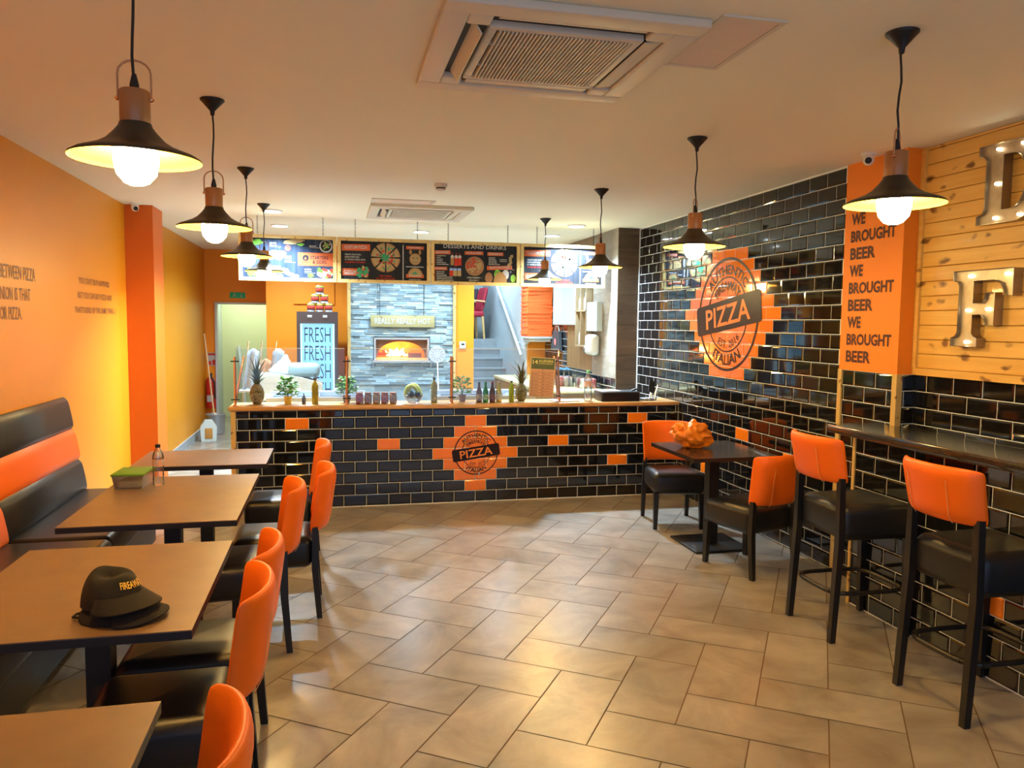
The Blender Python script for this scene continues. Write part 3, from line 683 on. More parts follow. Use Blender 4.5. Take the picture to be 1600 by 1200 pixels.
# ------------------------------------------------------------------ menu boards
def pizza_art(mb_c, mb_ch, mb_t, mb_g, G, a, b, r, n=8):
    for i in range(n):
        t0 = 2 * PI * i / n + .05; t1 = 2 * PI * (i + 1) / n - .05; mid = (t0 + t1) / 2; oa, ob = a + r * .04 * math.cos(mid), b + r * .04 * math.sin(mid)
        disc(mb_c, G, oa, ob, r, .0014, n=6, a0=t0, a1=t1); disc(mb_ch, G, oa, ob, r * .88, .0018, n=6, a0=t0, a1=t1)
        for k in range(5):
            rr = R.uniform(.3, .8) * r; tt = R.uniform(t0 + .1, t1 - .1); disc(mb_t if R.random() < .6 else mb_g, G, a + rr * math.cos(tt), b + rr * math.sin(tt), r * R.uniform(.05, .1), .0022, n=7, jit=.2)
    disc(mb_g, G, a, b, r * .28, .0024, n=10, jit=.35)
def board(x0, x1, lab, kind):
    w = x1 - x0; zb, zt = 2.115, 2.59; y = 8.45
    root = empty('menu_board', ((x0 + x1) / 2, y, zb), 0, lab, 'menu board', 'hanging menu boards above the counter'); h = zt - zb; hw = w / 2 - .004; fw = .036
    for q in (0, h - fw): mb = MB(); mb.box((-hw, -.02, q), (hw, .02, q + fw)); mb.build('frame_rail', m_pinex, root)
    for q in (-hw, hw - fw): mb = MB(); mb.box((q, -.02, fw), (q + fw, .02, h - fw)); mb.build('frame_stile', m_pinez, root)
    mb = MB(); mb.box((-hw + fw, -.004, fw), (hw - fw, .01, h - fw)); pnl = mb.build('panel', m_inkb if kind == 1 else m_ink, root)
    for cx in (-hw * .62, hw * .72):
        mb = MB(); n = 10; z0, z1 = h - .004, CEIL - zb
        for i in range(n):
            zc = z0 + (z1 - z0) * (i + .5) / n; hh = (z1 - z0) / n * .68
            pts = [((.006 * math.cos(t), 0, zc + hh * math.sin(t)) if i % 2 else (0, .006 * math.cos(t), zc + hh * math.sin(t))) for t in [2 * PI * k / 10 for k in range(10)]]
            mb.tube([(cx + p[0], p[1], p[2]) for p in pts], .0016, 5, closed=True)
        mb.build('chain', m_bmetal, root)
    pw, ph = 2 * (hw - fw), h - 2 * fw
    G = Frame((-hw + fw, -.004, fw), X_, Z_, (0, -1, 0))
    U = lambda u: u * pw
    V = lambda v: (1 - v) * ph
    lab_ = MB(); wt = MB(); cr_ = MB(); ch = MB(); tm = MB(); gr = MB(); dk = MB(); rd = MB(); bl = MB(); bf = MB()
    def label(u0, v0, u1, v1, s, ang=0, col=None):
        rect(lab_, G, U(u0), V(v1), U(u1), V(v0), .0012, 0, ang)
        dw, dh = (u1 - u0) * pw, (v0 - v1) * -ph
        if s: put_text(wt if col is None else col, G, s, U(u0) + dw * .1, V(v1) + dh * .25, dw * .8, dh * .5, .002, 0, .02, ang)
        else: scrib(wt, G, U(u0) + dw * .15, V(v1) + dh * .35, dw * .7, dh * .35, .002)
    if kind == 1:
        label(.605, .34, 1.0, .68, None) if False else rect(lab_, G, U(.605), V(.68), U(1), V(.34), .0012)
        put_text(dk, G, 'STARTERS', U(.745), V(.51), U(.20), ph * .09, .002, 0, .015); put_text(dk, G, '& SIDES', U(.77), V(.62), U(.155), ph * .085, .002, 0, .015)
        put_text(dk, G, 'FIREAWAY', U(.645), V(.60), U(.095), ph * .025, .002, 0, .01)
        disc(dk, G, U(.692), V(.48), pw * .034, .0018)
        fl = [(-.4, -.5), (0, -.85), (.4, -.5), (.42, -.1), (.2, .25), (.22, -.05), (.02, .55), (-.25, .2), (-.42, -.15)]
        lab_.add([G.P(U(.692) + x * pw * .03, V(.48) + y_ * pw * .03, .0024) for x, y_ in fl], [tuple(range(len(fl)))])
        dk.add([G.P(U(.697) + x * pw * .013, V(.50) + y_ * pw * .014, .0028) for x, y_ in fl], [tuple(range(len(fl)))])
        disc(wt, G, U(.92), V(.17), pw * .072, .0014, n=24); disc(dk, G, U(.92), V(.155), pw * .06, .0018, n=24)
        for k in range(9): t = k * 2.4; disc(gr if k % 2 else ch, G, U(.92) + pw * .035 * math.cos(t) * (k / 9 + .3), V(.15) + pw * .035 * math.sin(t) * (k / 9 + .3), pw * .012, .0022, n=8)
        disc(wt, G, U(.905), V(.87), pw * .09, .0014, n=24, ry=ph * .115)
        for k in range(26): disc([tm, wt, gr, tm][k % 4], G, U(R.uniform(.84, .985)), V(R.uniform(.74, .95)), pw * R.uniform(.014, .024), .002 + k * .00002, n=8, jit=.2)
        for (u, v, ru, rv) in ((.52, .1, .08, .05), (.56, .06, .1, .04), (.6, .03, .09, .03)): disc(ch, G, U(u), V(v), pw * ru, .0014 + u * .0004, n=10, ry=ph * rv, jit=.12)
        disc(gr, G, U(.64), V(.14), pw * .04, .0021, n=10, ry=ph * .03, jit=.3); disc(tm, G, U(.495), V(.24), pw * .034, .0024, n=14)
        for k in range(9): disc(ch if k % 2 else cr_, G, U(.29 + .018 * k), V(.42 + .05 * math.sin(k * 1.3)), pw * .05, .0014 + k * .0001, n=9, ry=ph * .08, jit=.15)
        disc(cr_, G, U(.24), V(.42), pw * .035, .0025, n=12, ry=ph * .07)
        for k in range(26): disc(cr_ if k % 3 else ch, G, U(R.uniform(.16, .60)), V(min(.95, .96 - (R.random() ** 1.6) * .2)), pw * .035, .0014 + k * .00004, n=9, ry=ph * .045, jit=.2)
        disc(gr, G, U(.16), V(.11), pw * .06, .0019, n=12, ry=ph * .08, jit=.2)
        for k in range(16): disc(gr, G, U(R.uniform(.03, .17)), V(R.uniform(.78, .94)), pw * .03, .0014 + k * .00004, n=8, ry=ph * .05, jit=.3)
        for u, v, n_ in ((.30, .08, 2), (.46, .41, 3), (.34, .67, 1), (.68, .73, 2), (.735, .13, 1)):
            for k in range(n_): scrib(wt, G, U(u), V(v + .055 * (k + 1)), pw * .075, ph * .032, .002)
            rect(wt, G, U(u), V(v + .055 * n_ + .03), U(u + .12), V(v + .055 * n_ + .02), .002)
        disc(gr, G, U(.75), V(.93), pw * .04, .0016, n=8, ry=ph * .05, jit=.3)
    elif kind == 2:
        label(.01, .08, .335, .25, 'CUSTOM PIZZA', .02)
        for k, s in enumerate(('CREATE YOUR OWN', 'HAND-STRETCHED', '12" ARTISAN PIZZA WITH')): put_text(wt, G, s, U(.045), V(.375 + .065 * k), pw * (.18, .165, .235)[k], ph * .042, .002, 0, .015)
        put_text(rd, G, 'UNLIMITED TOPPINGS', U(.045), V(.575), pw * .235, ph * .042, .002, 0, .015)
        label(.015, .715, .19, .90, 'CUSTOM', 0); 
        for k in range(26): t = R.uniform(0, 6.28); rr = R.random() ** .5; disc([gr, gr, tm, ch, gr][k % 5], G, U(.245) + pw * .062 * rr * math.cos(t), V(.80) + ph * .17 * rr * math.sin(t), pw * .02, .0022 + k * .00003, n=7, jit=.3)
        pizza_art(cr_, ch, tm, gr, G, U(.515), V(.41), ph * .37)
        for k in range(8): disc(bf, G, U(.515) + R.uniform(-.6, .6) * ph * .34, V(.41) + R.uniform(-.6, .6) * ph * .34, pw * .008, .0026, n=6)
        put_text(rd, G, 'FAST FIRED', U(.445), V(.92), pw * .14, ph * .045, .002, 0, .015); put_text(rd, G, 'IN 180 SECONDS', U(.41), V(.985), pw * .215, ph * .045, .002, 0, .015)
        rect(wt, G, U(.714), V(.99), U(.724), V(.06), .0014); rect(wt, G, U(.752), V(.645), U(.965), V(.625), .0014)
        label(.755, .085, .965, .17, None)
        disc(cr_, G, U(.862), V(.43), ph * .155, .0014, n=20); disc(ch, G, U(.862), V(.43), ph * .135, .0018, n=18)
        for s in (-1, 1):
            disc(cr_, G, U(.862 + s * .055), V(.245), ph * .035, .0013, n=10, ry=ph * .07); disc(dk, G, U(.862 + s * .022), V(.40), ph * .016, .0022, n=8)
        ring(bf, G, U(.862), V(.43), ph * .085, ph * .1, .0022, a0=PI * 1.15, a1=PI * 1.85)
        disc(cr_, G, U(.862), V(.86), pw * .088, .0014, n=16, a0=0, a1=PI, ry=ph * .20); disc(ch, G, U(.862), V(.86), pw * .075, .0018, n=16, a0=0, a1=PI, ry=ph * .17); disc(gr, G, U(.862), V(.80), pw * .03, .0022, n=9, ry=ph * .03, jit=.3)
        label(.755, .83, .965, .925, None); scrib(wt, G, U(.79), V(.985), pw * .14, ph * .025, .002)
    else:
        put_text(wt, G, 'DESSERTS AND DRINKS', U(.11), V(.105), pw * .76, ph * .105, .002, 0, .012)
        label(0, .17, .195, .275, 'MILKSHAKES', .02); label(0, .61, .155, .70, 'DRINKS', .01); label(.365, .17, .59, .265, 'NUTELLA PIZZA', .01); label(.64, .18, .835, .275, 'DESSERTS', .01); label(.635, .545, .945, .65, 'GELATO SPACE ROCKS', .04)
        for k in range(6): scrib(wt, G, U(.03), V(.325 + .046 * k), pw * (.11, .05, .07, .07, .11, .14)[k], ph * .024, .002); disc(lab_, G, U(.012), V(.313 + .046 * k), pw * .006, .002, n=8)
        for k in range(6): scrib(wt, G, U(.03), V(.755 + .046 * k), pw * (.09, .09, .12, .19, .19, .2)[k], ph * .024, .002); disc(lab_, G, U(.012), V(.743 + .046 * k), pw * .006, .002, n=8)
        for k, (u, m_) in enumerate(((.215, cr_), (.262, rd), (.305, rd))): rect(m_, G, U(u - .02), V(.56 - (k == 1) * -.02), U(u + .02), V(.34), .0014 + k * .0002); disc(wt, G, U(u), V(.33), pw * .02, .002, n=10); rect(rd, G, U(u + .002), V(.31), U(u + .006), V(.22), .0022, 0, .35)
        for k, (u, m_) in enumerate(((.205, rd), (.25, ch), (.30, ch))): rect(m_, G, U(u - .022), V(.85), U(u + .022), V(.70), .0014 + k * .0002); rect(bl, G, U(u - .02), V(.70), U(u + .02), V(.64), .0014)
        disc(cr_, G, U(.485), V(.57), ph * .26, .0014, n=26); disc(bf, G, U(.485), V(.57), ph * .245, .0017, n=26)
        for k in range(44):
            t = R.uniform(0, 6.28); rr = R.random() ** .5 * .22; u_ = rr * math.cos(t); left = u_ < 0 and rr * math.sin(t) > -.05
            disc(rd if left else ch, G, U(.485) + u_ * ph, V(.57) + rr * math.sin(t) * ph, ph * R.uniform(.02, .034), .002 + k * .00003, n=9)
        put_text(wt, G, 'STRAWBERRY +', U(.395), V(.905), pw * .175, ph * .042, .002, 0, .015); put_text(wt, G, 'BANANA +', U(.42), V(.975), pw * .12, ph * .042, .002, 0, .015)
        for k in range(5): scrib(wt, G, U(.655), V(.34 + .045 * k), pw * (.08, .09, .1, .1, .14)[k], ph * .024, .002)
        for k in range(2): scrib(wt, G, U(.79), V(.385 + .045 * k), pw * .09, ph * .024, .002)
        for k in range(5): disc(ch, G, U(.93 + R.uniform(-.02, .03)), V(.27 + .06 * k), pw * .022, .0015 + k * .0001, n=8, ry=ph * .045, jit=.2)
        for (u, v, r_, m_) in ((.66, .88, .17, bf), (.765, .78, .15, gr), (.865, .78, .15, wt), (.96, .88, .12, gr), (.80, .98, .30, cr_)):
            b_ = V(v)
            pts = [(U(u) + r_ * ph * .62 * math.cos(t), max(b_ + r_ * ph * math.sin(t) * .9, .0)) for t in [2 * PI * i / 18 for i in range(18)]]
            m_.add([G.P(a, b, .0015 + r_ * .002) for a, b in pts], [tuple(range(18))])
        for k in range(14): disc(wt, G, U(R.uniform(.88, .97)), V(R.uniform(.5, .75)), pw * .005, .003, n=6)
    if kind == 2: put_text(wt, G, 'SALAD', U(.045), V(.875), pw * .10, ph * .05, .0022, 0, .02)
    for m_, nm, mt in ((lab_, 'orange_label', m_lab), (wt, 'white_lettering', m_wht), (dk, 'dark_lettering', m_ink), (rd, 'red_print', m_red), (cr_, 'crust_picture', m_crust), (ch, 'cheese_picture', m_cheese), (tm, 'tomato_picture', m_tom), (gr, 'green_picture', m_leaf if kind != 2 else m_basil), (bl, 'can_picture', mat('print_blue', (.2, .3, .6), .5)), (bf, 'brown_picture', m_brownf)):
        if m_.f: m_.build(nm, mt, pnl)
board(-.945, .045, 'starters and sides menu board, leftmost of the hanging boards', 1)
board(.045, 1.035, 'custom pizza menu board left of the desserts board', 2)
board(1.035, 2.035, 'desserts and drinks menu board in a pine frame', 3)
board(2.035, 3.035, 'custom pizza menu board at the right, next to the brown column', 2)

# ------------------------------------------------------------------ wall writing
FL = Frame((XL + .0015, 0, 0), Y_, Z_, X_)
for lab, lines in (('large three-line pizza saying lettered on the left wall above the bench', (('BETWEEN PIZZA', 5.17, 1.94, .56, .085), ('OPINION IS THAT', 5.05, 1.81, .585, .08), ('FOR PIZZA.', 5.12, 1.69, .36, .08))),
                   ('small three-line happiness saying lettered on the left wall nearer its pillar', (("YOU CAN'T BUY HAPPINESS", 6.63, 1.975, .84, .05), ('BUT YOU CAN BUY PIZZA AND', 6.60, 1.86, .94, .05), ("THAT'S KIND OF THE SAME THING. //", 6.52, 1.745, 1.15, .05)))):
    wl = empty('wall_lettering', (0, 0, 0), 0, lab, 'lettering')
    for t, a_, b_, w_, h_ in lines: mb = MB(); put_text(mb, FL, t, a_, b_, w_, h_, bold=.01); mb.build('text_line', m_wtxt, wl)
slo = empty('slogan_lettering', (0, 0, 0), 0, 'WE BROUGHT BEER slogan repeated down the orange pillar', 'lettering'); FPn = Frame((XR - .0055, 0, 0), (0, -1, 0), Z_, (-1, 0, 0)); z = 2.375
for i in range(3):
    for s, w in (('WE', .135), ('BROUGHT', .43), ('BEER', .245)):
        mb = MB(); put_text(mb, FPn, s, -4.59, z, w * 1.0, .078, .001, 0, .035); mb.build('word', m_ptxt, slo); z -= .1135

# ------------------------------------------------------------------ marquee letters
def marquee(polys, w, h, d, loc, holes, bulbs, lab):
    root = empty('marquee_letter', loc, 0, lab, 'letter light', 'metal marquee letters on the pine wall')
    G = Frame((0, 0, 0), (0, -1, 0), Z_, (-1, 0, 0)); tin = mat('galvanised_tin', (.42, .34, .24), .38, metal=.85, noise=(14, (.52, .44, .33), 4, (1, 1, 1))); edge = mat('tin_rim', (.34, .28, .20), .35, metal=.9)
    # outline via curve for correct holes
    cu = bpy.data.curves.new('m', 'CURVE'); cu.dimensions = '2D'; cu.fill_mode = 'BOTH'
    for pl in polys + holes:
        sp = cu.splines.new('POLY'); sp.points.add(len(pl) - 1); sp.use_cyclic_u = True
        for i, (a, b) in enumerate(pl): sp.points[i].co = (a * w, b * h, 0, 1)
    o = bpy.data.objects.new('m', cu); COL.objects.link(o); dg = bpy.context.evaluated_depsgraph_get(); dg.update(); me = bpy.data.meshes.new_from_object(o.evaluated_get(dg))
    vs = [v.co.copy() for v in me.vertices]; fs = [tuple(p.vertices) for p in me.polygons]; bpy.data.objects.remove(o); bpy.data.meshes.remove(me)
    mb = MB(); mb.add([G.P(v.x, v.y, d - .018) for v in vs], fs); mb.build('face', tin, root)
    mb = MB()
    for pl in polys + holes:
        n = len(pl); v2 = [G.P(a * w, b * h, 0) for a, b in pl] + [G.P(a * w, b * h, d) for a, b in pl]
        mb.add(v2, [(i, (i + 1) % n, n + (i + 1) % n, n + i) for i in range(n)]); mb.tube([G.P(a * w, b * h, d) for a, b in pl], .0022, 5, closed=True)
    mb.build('side_band', edge, root)
    for a, b in bulbs:
        mb = MB(); c = G.P(a * w, b * h, d - .010); mb.ball(c, .0075, n=8); mb.build('bulb', mat('marquee_bulb', (1, .9, .7), .3, emit=(1, .85, .6), es=30), root)
Fp = [(0, 0), (.46, 0), (.46, .11), (.40, .13), (.36, .18), (.36, .42), (.50, .42), (.55, .36), (.57, .28), (.72, .28), (.72, .70), (.57, .70), (.55, .62), (.50, .57), (.36, .57), (.36, .86), (.70, .86), (.80, .82), (.85, .74), (.86, .66), (1, .66), (1, 1), (0, 1), (0, .88), (.08, .86), (.11, .80), (.11, .19), (.07, .13), (0, .11)]
marquee([Fp], .40, .42, .06, (XP - .018, 3.75, 1.60), [], [(.24, .06), (.24, .48), (.58, .49), (.26, .93), (.86, .93)], 'metal letter F with tiny bulbs, lower on the pine wall')
Dp = [(0, 0), (.55, 0)] + [(.55 + .43 * math.sin(t), .5 - .5 * math.cos(t)) for t in [PI * i / 16 for i in range(1, 16)]] + [(.55, 1), (0, 1), (0, .88), (.08, .86), (.12, .80), (.12, .20), (.08, .13), (0, .11)]
Dh = [(.38, .16), (.38, .84), (.52, .84)] + [(.52 + .2 * math.sin(t), .5 + .34 * math.cos(t)) for t in [PI * i / 12 for i in range(1, 12)]] + [(.52, .16)]
marquee([Dp], .42, .42, .06, (XP - .018, 3.615, 2.262), [Dh], [(.26, .07), (.26, .5), (.26, .93), (.62, .93), (.86, .5), (.62, .07)], 'metal letter D with tiny bulbs, higher on the pine wall')

# ------------------------------------------------------------------ chairs
def back_panel(z0, z1, hw, y0, lean, thick=.05, sag=.075):
    """padded back curving forward at its tips; y grows to the front"""
    mb = MB(); nu, nv = 14, 8; fr = []; bk = []
    def P(i, j, side):
        u = -1 + 2 * i / nu; t = j / nv; z = z0 + (z1 - z0) * t
        ru = 1 - .06 * (1 - t) * 1.0
        e = min(1, (1 - abs(u)) / .14, ((1 - t)) / .12 + .0, t / .10); th = thick * (.35 + .65 * math.sqrt(max(0, min(1, e)) * (2 - max(0, min(1, e))))) / 2
        x = hw * ru * math.sin(u * 1.12) / math.sin(1.12); y = y0 - lean * (t) + sag * (abs(u) ** 2.2) - sag * .0
        if j == nv: z -= .012 * abs(u) ** 6
        return Vector((x, y + (th if side > 0 else -th) * 1.0, z))
    vs = [P(i, j, 1) for j in range(nv + 1) for i in range(nu + 1)] + [P(i, j, -1) for j in range(nv + 1) for i in range(nu + 1)]
    N = (nu + 1) * (nv + 1); I = lambda i, j: j * (nu + 1) + i; fs = []
    for j in range(nv):
        for i in range(nu):
            fs.append((I(i, j), I(i, j + 1), I(i + 1, j + 1), I(i + 1, j))); fs.append((N + I(i, j), N + I(i + 1, j), N + I(i + 1, j + 1), N + I(i, j + 1)))
    for i in range(nu):
        fs.append((I(i, 0), I(i + 1, 0), N + I(i + 1, 0), N + I(i, 0))); fs.append((I(i, nv), N + I(i, nv), N + I(i + 1, nv), I(i + 1, nv)))
    for j in range(nv):
        fs.append((I(0, j), N + I(0, j), N + I(0, j + 1), I(0, j + 1))); fs.append((I(nu, j), I(nu, j + 1), N + I(nu, j + 1), N + I(nu, j)))
    mb.add(vs, fs, 0, True)
    return mb, P, nu, nv
def soft(o, lv=1):
    m = o.modifiers.new('s', 'SUBSURF'); m.levels = lv; m.render_levels = lv + 0
    try: o.data.attributes.remove(o.data.attributes['sharp_edge'])
    except Exception: pass
def seat_mesh(zt, th, hx, hy, y0=0):
    mb = MB()
    def fn(p):
        k = 1 - .035 * max(0, -p.z / (th / 2)) ** 2 - .02 * max(0, p.z / (th / 2)) ** 2; q = Vector((p.x * k * (1 + .04 * (p.y / hy)), p.y * k, p.z))
        if p.z > 0: q.z += .012 * (1 - (p.x / hx) ** 2) * (1 - (p.y / hy) ** 2)
        return q
    mb.rbox((0, y0, zt - th / 2), (hx, hy, th / 2), .05, 0, 5, fn); return mb
def chair(stool=False):
    nm = 'bar_stool' if stool else 'dining_chair'; root = empty(nm, (0, 0, 0)); tag(root, 'x', 'bar stool' if stool else 'chair', 'x')
    zs = .745 if stool else .475; th = .20 if stool else .185; top = 1.115 if stool else .85; zb = .865 if stool else .50
    seat_mesh(zs, th, .215, .225).build('seat', m_leather, root)
    mb = MB(); mb.rbox((0, 0, zs - .006), (.2155, .2255, .004), .004, n=2); 
    mb, P, nu, nv = back_panel(zb, top, .222, -.292, .050, .052, .088); o = mb.build('backrest', m_orl, root); soft(o); bk = o
    for s, i in ((-1, 4), (1, nu - 4)):
        mb = MB(); mb.tube([P(i, j, -1) + Vector((0, -.003, 0)) for j in range(0, nv - 1)], .0018, 5); mb.build('seam', m_seam, bk)
    zl = zs - th
    for s in (-1, 1):
        sx = .19
        mb = MB(); mb.taper((s * (sx), .195, zl + .01), (s * (sx + .005), .205, 0), .021, .015); mb.build('leg', m_blackw, root)
        mb = MB()
        if stool: mb.taper((s * .196, -.232, zl), (s * (sx + .012), -.262, 0), .019, .016); mb.taper((s * .192, -.234, zb + .03), (s * .196, -.232, zl), .016, .019)
        else: mb.taper((s * .196, -.232, zl), (s * (sx + .008), -.255, 0), .019, .015); mb.taper((s * .192, -.234, zb + .03), (s * .196, -.232, zl), .016, .019)
        mb.build('leg', m_blackw, root)
    if stool:
        pts = []
        for i in range(28):
            t = 2 * PI * i / 28; c_, s_ = math.cos(t), math.sin(t); e = .45
            pts.append((.195 * math.copysign(abs(c_) ** e, c_), -.01 + .215 * math.copysign(abs(s_) ** e, s_) - (.02 if s_ < 0 else 0), .26))
        mb = MB(); n = len(pts)
        for i in range(n):
            a, b = Vector(pts[i]), Vector(pts[(i + 1) % n]); mb.tube([a, b], .013, 8)
        mb.build('footrest', m_blackw, root)
    return root
c0 = chair(False)
GL = 'orange-backed chairs along the left tables'; GR_ = 'orange-backed chairs at the right table'
CH = [(-.375, 5.62, 90, 'orange-backed black chair farthest along the left tables, nearest the counter', GL), (-.345, 4.66, 91, 'orange-backed black chair pulled out, second from the counter on the left', GL), (-.50, 4.19, 95, 'orange-backed black chair beside the near half of the bottle table', GL),
      (-.55, 3.11, 90, 'orange-backed black chair at the far half of the cap table', GL), (-.55, 2.64, 93, 'orange-backed black chair nearest the black caps, at the near half of their table', GL), (-.53, 1.66, 93, 'orange-backed black chair nearest the camera, cut by the bottom of the photo', GL),
      (2.835, 6.07, 170, 'orange-backed black chair behind the plastic bag, by the counter', GR_), (2.85, 4.86, 15, 'orange-backed black chair with its back to us at the right table', GR_)]
for i, (x, y, a, lab, g) in enumerate(CH):
    o = c0 if i == 0 else dup(c0, (x, y, 0)); o.location = (x, y, 0); o.rotation_euler = (0, 0, math.radians(a)); o['label'] = lab; o['group'] = g
s0 = chair(True); s0.location = (2.875, 3.755, 0); s0.rotation_euler = (0, 0, math.radians(-91)); s0['label'] = 'tall orange-backed bar stool at the far end of the granite bar'; s0['group'] = 'bar stools'
dup(s0, (2.88, 2.86, 0), math.radians(-90), 'tall orange-backed bar stool nearest the camera at the granite bar')

# ------------------------------------------------------------------ tables
def table(x0, x1, y0, y1, lab, g, z=.75, plate=.23, col=.041, topm=None):
    cx, cy = (x0 + x1) / 2, (y0 + y1) / 2; hx, hy = (x1 - x0) / 2, (y1 - y0) / 2
    root = empty('restaurant_table', (cx, cy, 0), 0, lab, 'table', g)
    mb = MB(); mb.box((-hx, -hy, z - .004), (hx, hy, z), 0); mb.box((-hx, -hy, z - .030), (hx, hy, z - .004), 1); mb.build('tabletop', [topm or m_tabletop, m_tedge], root)
    mb = MB(); mb.box((-col, -col, .02), (col, col, z - .03)); mb.build('column', m_bmetal, root)
    mb = MB(); mb.rbox((0, 0, .009), (plate if topm else .065, plate, .009), .004, n=2); mb.build('base_plate', m_bmetal, root)
    mb = MB(); mb.box((-.18, -.03, z - .05), (.18, .03, z - .03)); mb.box((-.03, -.18, z - .05), (.03, .18, z - .03)); mb.build('support_cross', m_bmetal, root)
    return root
GT = 'dark brown tables along the bench'
table(-1.22, -.425, 1.02, 2.01, 'empty dark brown table nearest the camera on the left', GT)
table(-1.22, -.43, 2.47, 3.47, 'dark brown table with the black caps on it', GT)
table(-1.24, -.455, 3.83, 4.99, 'dark brown table carrying the green-lidded tub and water bottle', GT)
table(-1.29, -.44, 5.33, 5.98, 'empty dark brown table farthest along the bench', GT)
table(2.51, 3.20, 5.03, 5.80, 'small dark table against the right tiled wall', 'dark brown table by the tiled wall', topm=mat('dark_gloss_top', (.030, .018, .015), .2, spec=.5, noise=(6, (.045, .028, .022), 4, (1, 1, 1))))

# ------------------------------------------------------------------ bench
def bench(y0, y1, cols, lab, dx=0):
    root = empty('bench_seat', (XL, (y0 + y1) / 2, 0), 0, lab, 'bench', 'upholstered wall benches'); h = (y1 - y0) / 2
    mb = MB(); mb.rbox((.35 + dx, 0, .385), (.335, h, .085), .04, n=4); mb.build('seat_cushion', m_leather, root)
    mb = MB(); mb.box((.04, -h + .01, .06), (.62 + dx, h - .01, .31)); mb.build('base', m_leather, root)
    mb = MB(); mb.box((.06, -h + .03, 0), (.56, h - .03, .06)); mb.build('plinth', m_bmetal, root)
    zz = [.455, .685, .905, 1.135]
    for i in range(3):
        z0, z1 = zz[i], zz[i + 1]; mb = MB(); N = 10; vs = []; fs = []
        prof = [(.004, z0 + .006)]
        for k in range(N + 1):
            t = k / N; zc = z0 + (z1 - z0) * t; base = .175 - .12 * (zc - .45) / .69 + dx; prof.append((base - .022 * (1 - math.sqrt(max(0, 1 - (2 * t - 1) ** 4))), zc))
        prof.append((.004, z1 - .004)); n = len(prof)
        ys = [-h, -h + .012, h - .012, h]
        for yi, y in enumerate(ys):
            k = .012 if yi in (0, 3) else 0
            for a, b in prof: vs.append((max(.003, a - k), y, b))
        for j in range(3):
            for i2 in range(n - 1): fs.append((j * n + i2, j * n + i2 + 1, (j + 1) * n + i2 + 1, (j + 1) * n + i2))
            fs.append((j * n, (j + 1) * n, (j + 1) * n + n - 1, j * n + n - 1))
        fs.append(tuple(range(n))[::-1]); fs.append(tuple(3 * n + i2 for i2 in range(n)))
        mb.add(vs, fs, 0, True); mb.build('back_cushion', [m_leather, m_orl][cols[i]], root)['label'] = ('black' if cols[i] == 0 else 'orange') + ' padded roll of the backrest'
bench(4.70, 6.12, (0, 1, 0), 'black padded wall bench with an orange middle band, at the far tables')
bench(2.55, 4.68, (1, 0, 1), 'near padded wall bench with orange lower band at the photo left edge', .015)

# ------------------------------------------------------------------ bottles and small things
def water_bottle(loc, s, lab, capm, body=m_bottle, cat='bottle', group=None, liquid=None):
    root = empty('water_bottle', loc, 0, lab, cat, group)
    prof = [(.001, 0), (.028, 0), (.031, .006)] + [(.031 - (.002 if k % 2 else 0), .015 + .011 * k) for k in range(8)] + [(.031, .11), (.031, .155), (.0305, .165), (.026, .185), (.017, .205), (.012, .212), (.012, .222)]
    mb = MB(); mb.lathe([(a * s, b * s) for a, b in prof], n=20, cap=False); mb.build('body', body, root)
    mb = MB(); mb.lathe([(a * s, b * s) for a, b in ((.0145, .218), (.0145, .236), (.001, .237))], n=16, cap=False); mb.build('cap', capm, root)
    mb = MB(); mb.lathe([(.0318 * s, .112 * s), (.0318 * s, .152 * s)], n=20, cap=False); mb.build('label_wrap', mat('bottle_label', (.45, .42, .45), .4, noise=(60, (.7, .3, .15), 2, (1, 1, 1))), root)
    return root
water_bottle((-.985, 4.735, .751), 1.0, 'clear plastic water bottle with dark cap on the table beside the tub', m_dark)
root = empty('food_tub', (-1.12, 4.74, .751), math.radians(-3), 'clear square food tub with a green lid on the left table', 'food container')
mb = MB(); vs = []
def tubprof(h, a, b): return [(-a, -b, h), (a, -b, h), (a, b, h), (-a, b, h)]
mb.add(tubprof(0, .072, .095) + tubprof(.075, .082, .108), [(0, 3, 2, 1), (0, 1, 5, 4), (1, 2, 6, 5), (2, 3, 7, 6), (3, 0, 4, 7)]); mb.build('tub', m_tub, root)
mb = MB(); mb.rbox((0, 0, .081), (.088, .114, .007), .005, n=2); mb.build('lid', mat('green_lid', (.13, .26, .03), .65, spec=.2), root)['label'] = 'green lid'
mb = MB(); mb.rbox((0, 0, .022), (.062, .085, .02), .012, n=3); mb.build('contents', mat('pale_food', (.62, .55, .38), .7), root)

